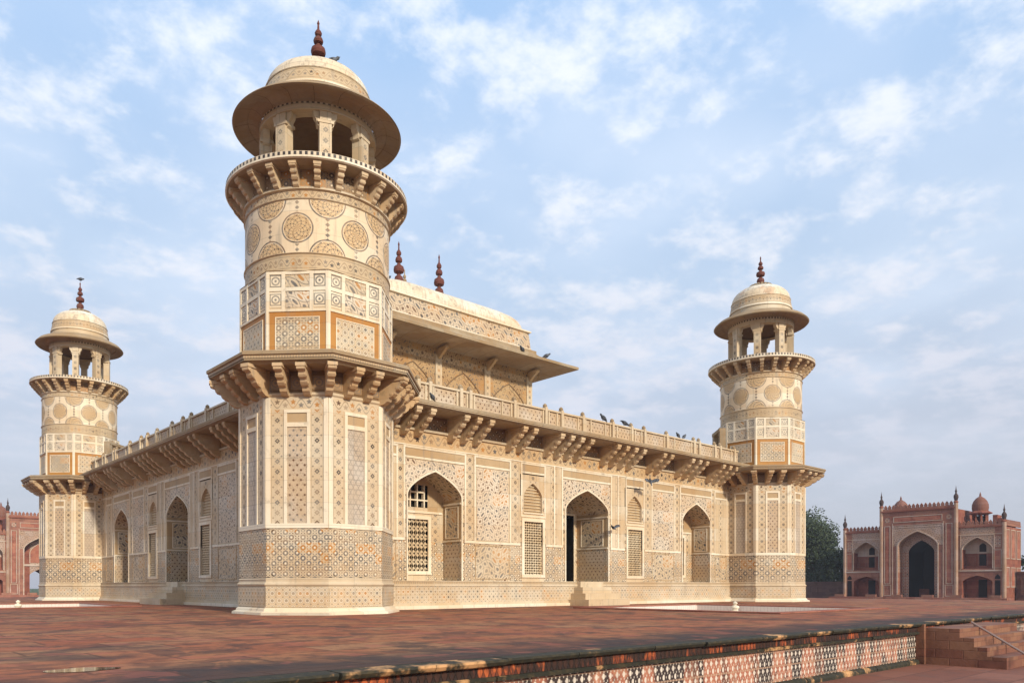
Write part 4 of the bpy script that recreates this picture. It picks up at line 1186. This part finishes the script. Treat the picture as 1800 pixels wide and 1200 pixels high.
        wg.box(FW, x0, x1, 1.86, 1.98, 0, .05, 'gate_white'); wg.box(FW, x0, x1, 4.98, 5.04, 0, .03, 'gate_white')
        wg.frame(FW, c_ - 1.28, c_ + 1.28, 2.0, 4.98, .05, 0, .03, 'gate_white', 'lrt'); arch_strip(wg, FW, c_, hw, 3.75, 4.75, 2.1, .06, 0, .04, 'gate_white')
        ox = sg * 6.05; wg.rect(FW, ox - .22, ox + .22, 2.2, 3.6, .01, 'red'); wg.frame(FW, ox - .28, ox + .28, 2.12, 3.68, .04, 0, .03, 'gate_white'); wg.rect(FW, ox - .22, ox + .22, 3.9, 4.8, .01, 'gate_star')
        wg.rect(FW, ox - .2, ox + .2, GZ + .3, 1.1, .01, 'gate_dark'); arched_panel(wg, FW, ox, .2, 1.3, 1.6, 1.2, .012, 'gate_dark')
        niche(wg, FW, c_, hw, 3.75, 4.75, 2.1, .9, 'gate_red', 'gate_red', 'gate_white', 'red'); niche(wg, FW, c_, hw, .95, 1.5, GZ + .25, .9, 'gate_red', 'gate_red', 'gate_red', 'red')
        FN = GF(O, Sd); FN.O = Vector(O) - F.N * 1.25 * sc
        wg.rect(FN, c_ - hw, c_ + hw, GZ, 3.5, 0, 'gate_red'); arched_panel(wg, FN, c_, hw, 3.75, 4.75, 3.4, -.01, 'gate_white')
        dx = c_ + .18
        arched_panel(wg, FN, dx, .26, 4.05, 4.3, 3.55, .01, 'gate_dark'); wg.rect(FN, dx - .26, dx + .26, 2.3, 3.35, .02, 'gate_dark'); wg.rect(FN, dx - .32, dx + .32, GZ + .3, 1.15, .02, 'gate_dark')
        wg.box(FN, c_ - hw, c_ + hw, 3.42, 3.5, 0, .05, 'gate_white'); wg.frame(FN, dx - .36, dx + .36, 2.25, 3.42, .05, .0, .03, 'gate_pink'); wg.frame(FN, c_ - 1.0, c_ - .35, 2.4, 3.2, .04, 0, .03, 'gate_pink'); wg.box(FN, c_ - hw, c_ + hw, 2.1, 2.35, 0, .3, 'gate_red')
        xs_ = sg * 6.5
        q = [FW.p(xs_, GZ, 0), FW.p(xs_, GZ, -D + .35), FW.p(xs_, wt, -D + .35), FW.p(xs_, wt, 0)]
        wg.poly(q, [(0, 0)] * 4, 'gate_red'); 
        if sg > 0:
            FS = Fr(FW.p(xs_, GZ, 0), -F.N); LL = (D - .35) * sc; FS.O.z = 0
            for k_ in range(3):
                a_ = LL * (k_ + .12) / 3; b_ = LL * (k_ + .88) / 3
                for z0_, z1_ in ((.5, 2.2), (2.9, 5.4)):
                    wg.rect(FS, a_, b_, z0_ * sc, z1_ * sc, .02, 'gate_pink'); wg.frame(FS, a_, b_, z0_ * sc, z1_ * sc, .06, 0, .05, 'gate_white'); arched_panel(wg, FS, (a_ + b_) / 2, (b_ - a_) * .3, (z0_ * .45 + z1_ * .55) * sc, (z1_ - .25) * sc, (z0_ + .1) * sc, .03, 'red')
        wg.poly([FW.p(x0, wt, 0), FW.p(x1, wt, 0), FW.p(x1, wt, -D + .35), FW.p(x0, wt, -D + .35)], [(0, 0)] * 4, 'gate_red')
        wg.poly([FW.p(x1, GZ, -D + .35), FW.p(x0, GZ, -D + .35), FW.p(x0, wt, -D + .35), FW.p(x1, wt, -D + .35)], [(0, 0)] * 4, 'gate_red')
        wg.box(FW, x0, x1 + (.05 if sg > 0 else 0), wt, wt + .1, -.3, .08, 'gate_red')
        wg.build('wing', G)
        pw = MB(); pw.box(FW, x0, x1, wt + .1, wt + .25, -.12, .0, 'gate_pink'); merlons(pw, FW, x0 + .05, x1 - .15, wt + .25, .36, 'gate_pink', 0)
        if sg > 0:
            F2 = Fr(FW.p(xs_, 0, 0), -F.N); F2.O.z = 0
            zt = GZ + (wt + .1 - GZ) * sc
            pw.box(F2, 0, (D - .35) * sc, zt, zt + .15 * sc, -.12, 0, 'gate_pink'); merlons(pw, F2, .05, (D - .4) * sc, zt + .15 * sc, .36 * sc, 'gate_pink', 0)
        pw.build('parapet', G)
        for xx, hh, dd in ((sg * 3.05, top + .45, 0), (sg * 6.5, wt + .35, -.35)):
            tu = MB(); b0 = F.p(xx, 0, dd - .05); z = lambda q_: GZ + (q_ - GZ) * sc
            r = .16 * sc
            tu.lathe((b0.x, b0.y), [(r, GZ), (r, z(hh))], 8, 'gate_col', PI / 8)
            tu.lathe((b0.x, b0.y), [(r, z(hh)), (r * 1.25, z(hh + .1)), (r * .8, z(hh + .2))], 12, 'gate_red')
            tu.lathe((b0.x, b0.y), [(r * .75, z(hh + .2)), (r * 1.2, z(hh + .5)), (r * 1.15, z(hh + .65)), (r * .5, z(hh + .82)), (r * .35, z(hh + .92)), (r * .6, z(hh + 1.0)), (r * .3, z(hh + 1.15)), (0, z(hh + 1.55))], 12, 'gate_dark2', smooth=True)
            tu.build('turret', G)
        # stepped stair heads on the roof
        sm_ = MB()
        for i in range(4): sm_.box(FW, *sorted((sg * (3.05 if sg < 0 else 4.9), sg * ((3.9 if sg < 0 else 6.3) - i * (.22 if sg < 0 else .35)))), wt + .02 + i * .3, wt + .32 + i * .3 + (.3 if i == 0 else 0), -4.2, -3.0, 'gate_red')
        sm_.build('stair_head', G)
    # roof kiosks
    for xx, dd, hb, ks in ((4.05, -3.0, wt, .86), (-2.95, -4.4, top - 1.35, .9)):
        ki = MB(); b0 = F.p(xx, 0, dd); z = lambda q_: GZ + (q_ - GZ) * sc; r = .62 * sc * ks; cc = (b0.x, b0.y)
        for k_ in range(8):
            a_ = PI / 8 + k_ * PI / 4; ki.tube((cc[0] + r * cos(a_), cc[1] + r * sin(a_), z(hb)), (cc[0] + r * cos(a_), cc[1] + r * sin(a_), z(hb + 1.3)), .09 * sc, .08 * sc, 'gate_red', 6)
        ki.lathe(cc, [(r * .8, z(hb)), (r * .8, z(hb + 1.15))], 8, 'gate_dark', PI / 8)
        ki.lathe(cc, [(r * 1.0, z(hb + 1.25)), (r * 1.7, z(hb + 1.35)), (r * 1.72, z(hb + 1.42)), (r * 1.1, z(hb + 1.62))], 8, 'gate_red', PI / 8)
        ki.lathe(cc, [(r * 1.12, z(hb + 1.6)), (r * 1.2, z(hb + 1.85)), (r * 1.18, z(hb + 2.15)), (r * .98, z(hb + 2.45)), (r * .65, z(hb + 2.7)), (r * .25, z(hb + 2.85)), (r * .12, z(hb + 2.95)), (r * .16, z(hb + 3.02)), (0, z(hb + 3.3))], 24, 'gate_dome', smooth=True)
        ki.build('roof_kiosk', G)
    pd = MB(); pd.box(F, -7.2, 7.2, GZ - .3, GZ + .28, -.3, 1.6, 'redkerb')
    for x_ in (-6.2, -3.4, -1.2, 1.3, 3.5, 6.3): pd.box(F, x_ - .45, x_ + .45, GZ + .28, GZ + .52, 1.35, 1.55, 'gate_pink')
    pd.build('base', G)
    return G
M['gate_col'] = plain('gate_pale_shaft', (.40, .27, .20), .7, .7)
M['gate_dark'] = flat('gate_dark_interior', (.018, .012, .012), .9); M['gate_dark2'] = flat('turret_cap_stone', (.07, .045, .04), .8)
M['gate_dome'] = plain('gate_dome_stone', (.22, .10, .075), .8, .8)
gateway((66.1, 10.03, 0), (0, -1, 0), 1.0, 'red sandstone gateway with tall dark archway, right of the mausoleum beyond the terrace', False)
gateway((10.25, 79.44, 0), (1, 0, 0), 1.08, 'sunlit red sandstone gateway partly hidden behind the left tower at the left edge', True)

# garden walls
def gwall(a, b, h, label):
    a, b = Vector((*a, 0)), Vector((*b, 0)); F = Fr(a, b - a); L = (b - a).length
    w = MB(); w.box(F, 0, L, GZ - .1, h, -.5, 0, 'wall_red'); w.box(F, 0, L, h, h + .15, -.58, .08, 'wall_red')
    for i in range(int(L / 3)): w.frame(F, i * 3 + .3, i * 3 + 2.7, GZ + .5, h - .3, .12, 0, .06, 'wall_red')
    tag(w.build('boundary_wall'), label, 'wall', None)
M['wall_red'] = sandstone('wall_sandstone', (.12, .055, .045), (.16, .08, .06), .6)
gwall((69.5, 60), (69.5, 16.7), .9, 'low dark red garden wall below the trees, left of the right gateway')
gwall((69.5, 3.4), (69.5, -60), 1.7, 'low red garden wall at the right edge, right of the far gateway')
gwall((-60, 82), (3.2, 82), 2.4, 'garden wall left of the left gateway at the left edge')

# ================================================================== TREES
m, t, bs = newmat('leaves', .7)
oi = t.new('ShaderNodeObjectInfo'); g = t.new('ShaderNodeNewGeometry')
nz = t.noise(g.outputs['Position'], 1.1, 3).sm(.35, .65); n2_ = t.noise(g.outputs['Position'], 9, 2).sm(.3, .7)
c = t.mix(nz, (.022, .042, .018), (.050, .078, .026)); c = t.mix(n2_ * .6, c, (.075, .085, .03)); c = t.mix(X(t, oi.outputs['Random']) * .4, c, (.035, .05, .03))
t.put(bs.inputs['Base Color'], c); M['leaf'] = m
M['bark'] = flat('bark', (.09, .065, .045))
def tree(x, y, H, W_, seed, label, nl=11000):
    rnd = random.Random(seed); T = empty('tree', label, 'tree', 'garden trees beyond the terrace'); T.location = (x, y, GZ)
    tr = MB(); z0 = 0
    tr.tube((0, 0, 0), (.1, .1, H * .38), .22, .15, 'bark'); ends = []
    for i in range(7):
        a = rnd.uniform(0, 2 * PI); r = W_ * rnd.uniform(.25, .7); e = (r * cos(a), r * sin(a), H * rnd.uniform(.5, .88))
        tr.tube((.08, .08, H * rnd.uniform(.22, .38)), e, .10, .03, 'bark', 6); ends.append(Vector(e))
    tr.build('trunk', T)
    cr = MB(); cl_ = [(e, rnd.uniform(.7, 1.15)) for e in ends]
    for i in range(24):
        a = rnd.uniform(0, 2 * PI); f = rnd.random() ** .5; hz_ = rnd.uniform(.06, .95)
        rr_ = W_ * (1 - abs(hz_ - .5) * 1.1) * f
        cl_.append((Vector((rr_ * cos(a), rr_ * sin(a), H * hz_)), rnd.uniform(.5, 1.1)))
    sz = H * .17
    for i in range(nl):
        e, s_ = rnd.choice(cl_); d_ = Vector((rnd.gauss(0, 1), rnd.gauss(0, 1), rnd.gauss(0, .8)))
        d_ = d_.normalized() * (rnd.random() ** .45) * sz * s_
        p = e + d_; n_ = Vector((rnd.uniform(-1, 1), rnd.uniform(-1, 1), rnd.uniform(-.3, 1))).normalized()
        u_ = n_.orthogonal().normalized(); v_ = n_.cross(u_); l = rnd.uniform(.09, .17); a = rnd.uniform(0, PI)
        uu = (u_ * cos(a) + v_ * sin(a)) * l; vv = (v_ * cos(a) - u_ * sin(a)) * l * .55
        cr.poly([p - uu, p + vv, p + uu, p - vv], [(0, 0)] * 4, 'leaf')
    cr.build('crown', T)
TR = [(71.5, 21.9, 8.6, 2.3, 1, 'dark green leafy tree directly beside the right tower beyond the terrace'),
      (71.5, 18.8, 5.2, 1.3, 2, 'lower dark green tree just left of the right gateway'),
      (77, 25.6, 9.6, 2.6, 3, 'taller dark tree behind the others, nearest the right tower'),
      (76, 23.0, 7.8, 1.7, 7, 'dark tree in the middle of the clump between right tower and gateway'),
      (75.5, 2.3, 7.0, 1.9, 5, 'dark green tree at the right edge of the picture beyond the gateway')]
for a in TR: tree(*a)

# ================================================================== BIRDS
m, t, bs = newmat('pigeon_feathers', .6)
tc = t.new('ShaderNodeTexCoord'); nn = t.noise(tc.outputs['Object'], 12, 3)
t.put(bs.inputs['Base Color'], t.mix(nn.sm(.4, .6), (.03, .033, .04), (.10, .105, .12))); M['bird'] = m
def bird(loc, head, label, tilt=35, s=1.0, fly=False):
    b = MB()
    prof = [(.0, -.20), (.03, -.195), (.028, -.12), (.05, -.06), (.075, .0), (.078, .05), (.06, .10), (.038, .135), (.036, .155), (.040, .175), (.034, .20), (.014, .215), (.006, .235), (0, .245)]
    ring = 12
    ca, sa = cos(R_(tilt)), sin(R_(tilt)); yh, xh = sin(R_(head)), cos(R_(head))
    def tf(x_, y_, z_):          # body axis x, sideways y
        X_ = x_ * ca - z_ * sa; Z_ = x_ * sa + z_ * ca
        return Vector(((X_ * xh - y_ * yh) * s, (X_ * yh + y_ * xh) * s, (Z_) * s))
    for (r0, x0), (r1, x1) in zip(prof, prof[1:]):
        fz0, fz1 = (1, 1)
        for i in range(ring):
            a0, a1 = 2 * PI * i / ring, 2 * PI * (i + 1) / ring
            flat0 = .35 if x0 < -.1 else 1; flat1 = .35 if x1 < -.1 else 1
            b.poly([tf(x0, r0 * cos(a0), r0 * sin(a0) * flat0), tf(x0, r0 * cos(a1), r0 * sin(a1) * flat0), tf(x1, r1 * cos(a1), r1 * sin(a1) * flat1), tf(x1, r1 * cos(a0), r1 * sin(a0) * flat1)], [(0, 0)] * 4, 'bird', True)
    for sg in (-1, 1):
        if fly: W0 = [(.08, .05, .03), (.10, .20, .13), (.03, .36, .19), (-.08, .30, .15), (-.07, .15, .08), (-.06, .05, .03)]
        else: W0 = [(.08, .06, .03), (.03, .085, .02), (-.06, .07, .01), (-.17, .03, .015), (-.10, .03, .045), (.0, .055, .06)]
        up = [tf(x_, sg * y_, z_ + .008) for x_, y_, z_ in W0]; dn = [tf(x_, sg * y_, z_ - .008) for x_, y_, z_ in W0]
        b.poly(up, [(0, 0)] * 6, 'bird'); b.poly(dn[::-1], [(0, 0)] * 6, 'bird')
        for i in range(6): j = (i + 1) % 6; b.poly([up[i], dn[i], dn[j], up[j]], [(0, 0)] * 4, 'bird')
        if not fly:
            a_ = tf(.0, sg * .03, -.05); b.tube(a_, (a_.x, a_.y, -.13 * s), .006 * s, .005 * s, 'bird', 5)
    o = b.build('pigeon', merge=True); o.location = Vector(loc) + Vector((0, 0, 0 if fly else .13 * s)); tag(o, label, 'bird', 'pigeons about the mausoleum')
bird((3.1, -.30, 5.30), 200, 'dark pigeon perched on the cornice just right of the nearest tower', 35, .72)
bird((10.3, .07, 5.85), 150, 'pigeon with raised back perched on the roof rail, left one of the middle pair', 50, .85)
bird((11.35, .07, 5.85), 330, 'pigeon leaning forward on the roof rail, right one of the middle pair', -25, .85)
bird((14.4, .07, 5.85), 180, 'pigeon on the roof rail near the right tower, left of two', 40, .7)
bird((14.75, .07, 5.85), 0, 'pigeon on the roof rail near the right tower, right of two', 40, .7)
bird((12.62, -.05, 4.12), 60, 'dark pigeon flying in front of the wall between centre and right arches', 60, .75, True)
bird((10.97, .2, 2.50), 90, 'dark pigeon flying at the right side of the central doorway', 30, .65, True)
bird((.28, -.1, 12.62), 320, 'pigeon perched beside the finial on the nearest tower dome', 30)
bird((12.0, 5.5, 9.64), 200, 'pigeon on the pavilion eave, left one of two', 30)
bird((13.3, 5.5, 9.64), 320, 'pigeon on the pavilion eave near its right corner', 30)
bird((0.0, LV, 13.92), 20, 'small bird perched on the tip of the left tower finial', 20, .9)
bird((8.5, 9.7, 12.66), 330, 'bird on the pavilion roof beside the nearest tower', 45, 1.2)

# ================================================================== HAZE
hm = bpy.data.materials.new('haze_air'); hm.use_nodes = True; ht = hm.node_tree
for n_ in list(ht.nodes):
    if n_.type == 'BSDF_PRINCIPLED': ht.nodes.remove(n_)
vo_ = ht.nodes.new('ShaderNodeVolumePrincipled'); vo_.inputs['Color'].default_value = (.86, .88, 1, 1); vo_.inputs['Density'].default_value = .0006; vo_.inputs['Anisotropy'].default_value = .2
ht.links.new(vo_.outputs[0], [n_ for n_ in ht.nodes if n_.type == 'OUTPUT_MATERIAL'][0].inputs['Volume'])
M['haze'] = hm
hb_ = MB(); x0, x1, y0, y1, z0, z1 = -420, 420, -420, 420, GZ - 1.1, 16
V = [(x0, y0, z0), (x1, y0, z0), (x1, y1, z0), (x0, y1, z0), (x0, y0, z1), (x1, y0, z1), (x1, y1, z1), (x0, y1, z1)]
for f in ((0, 3, 2, 1), (4, 5, 6, 7), (0, 1, 5, 4), (1, 2, 6, 5), (2, 3, 7, 6), (3, 0, 4, 7)): hb_.poly([V[i] for i in f], [(0, 0)] * 4, 'haze')
tag(hb_.build('haze'), kind='stuff')
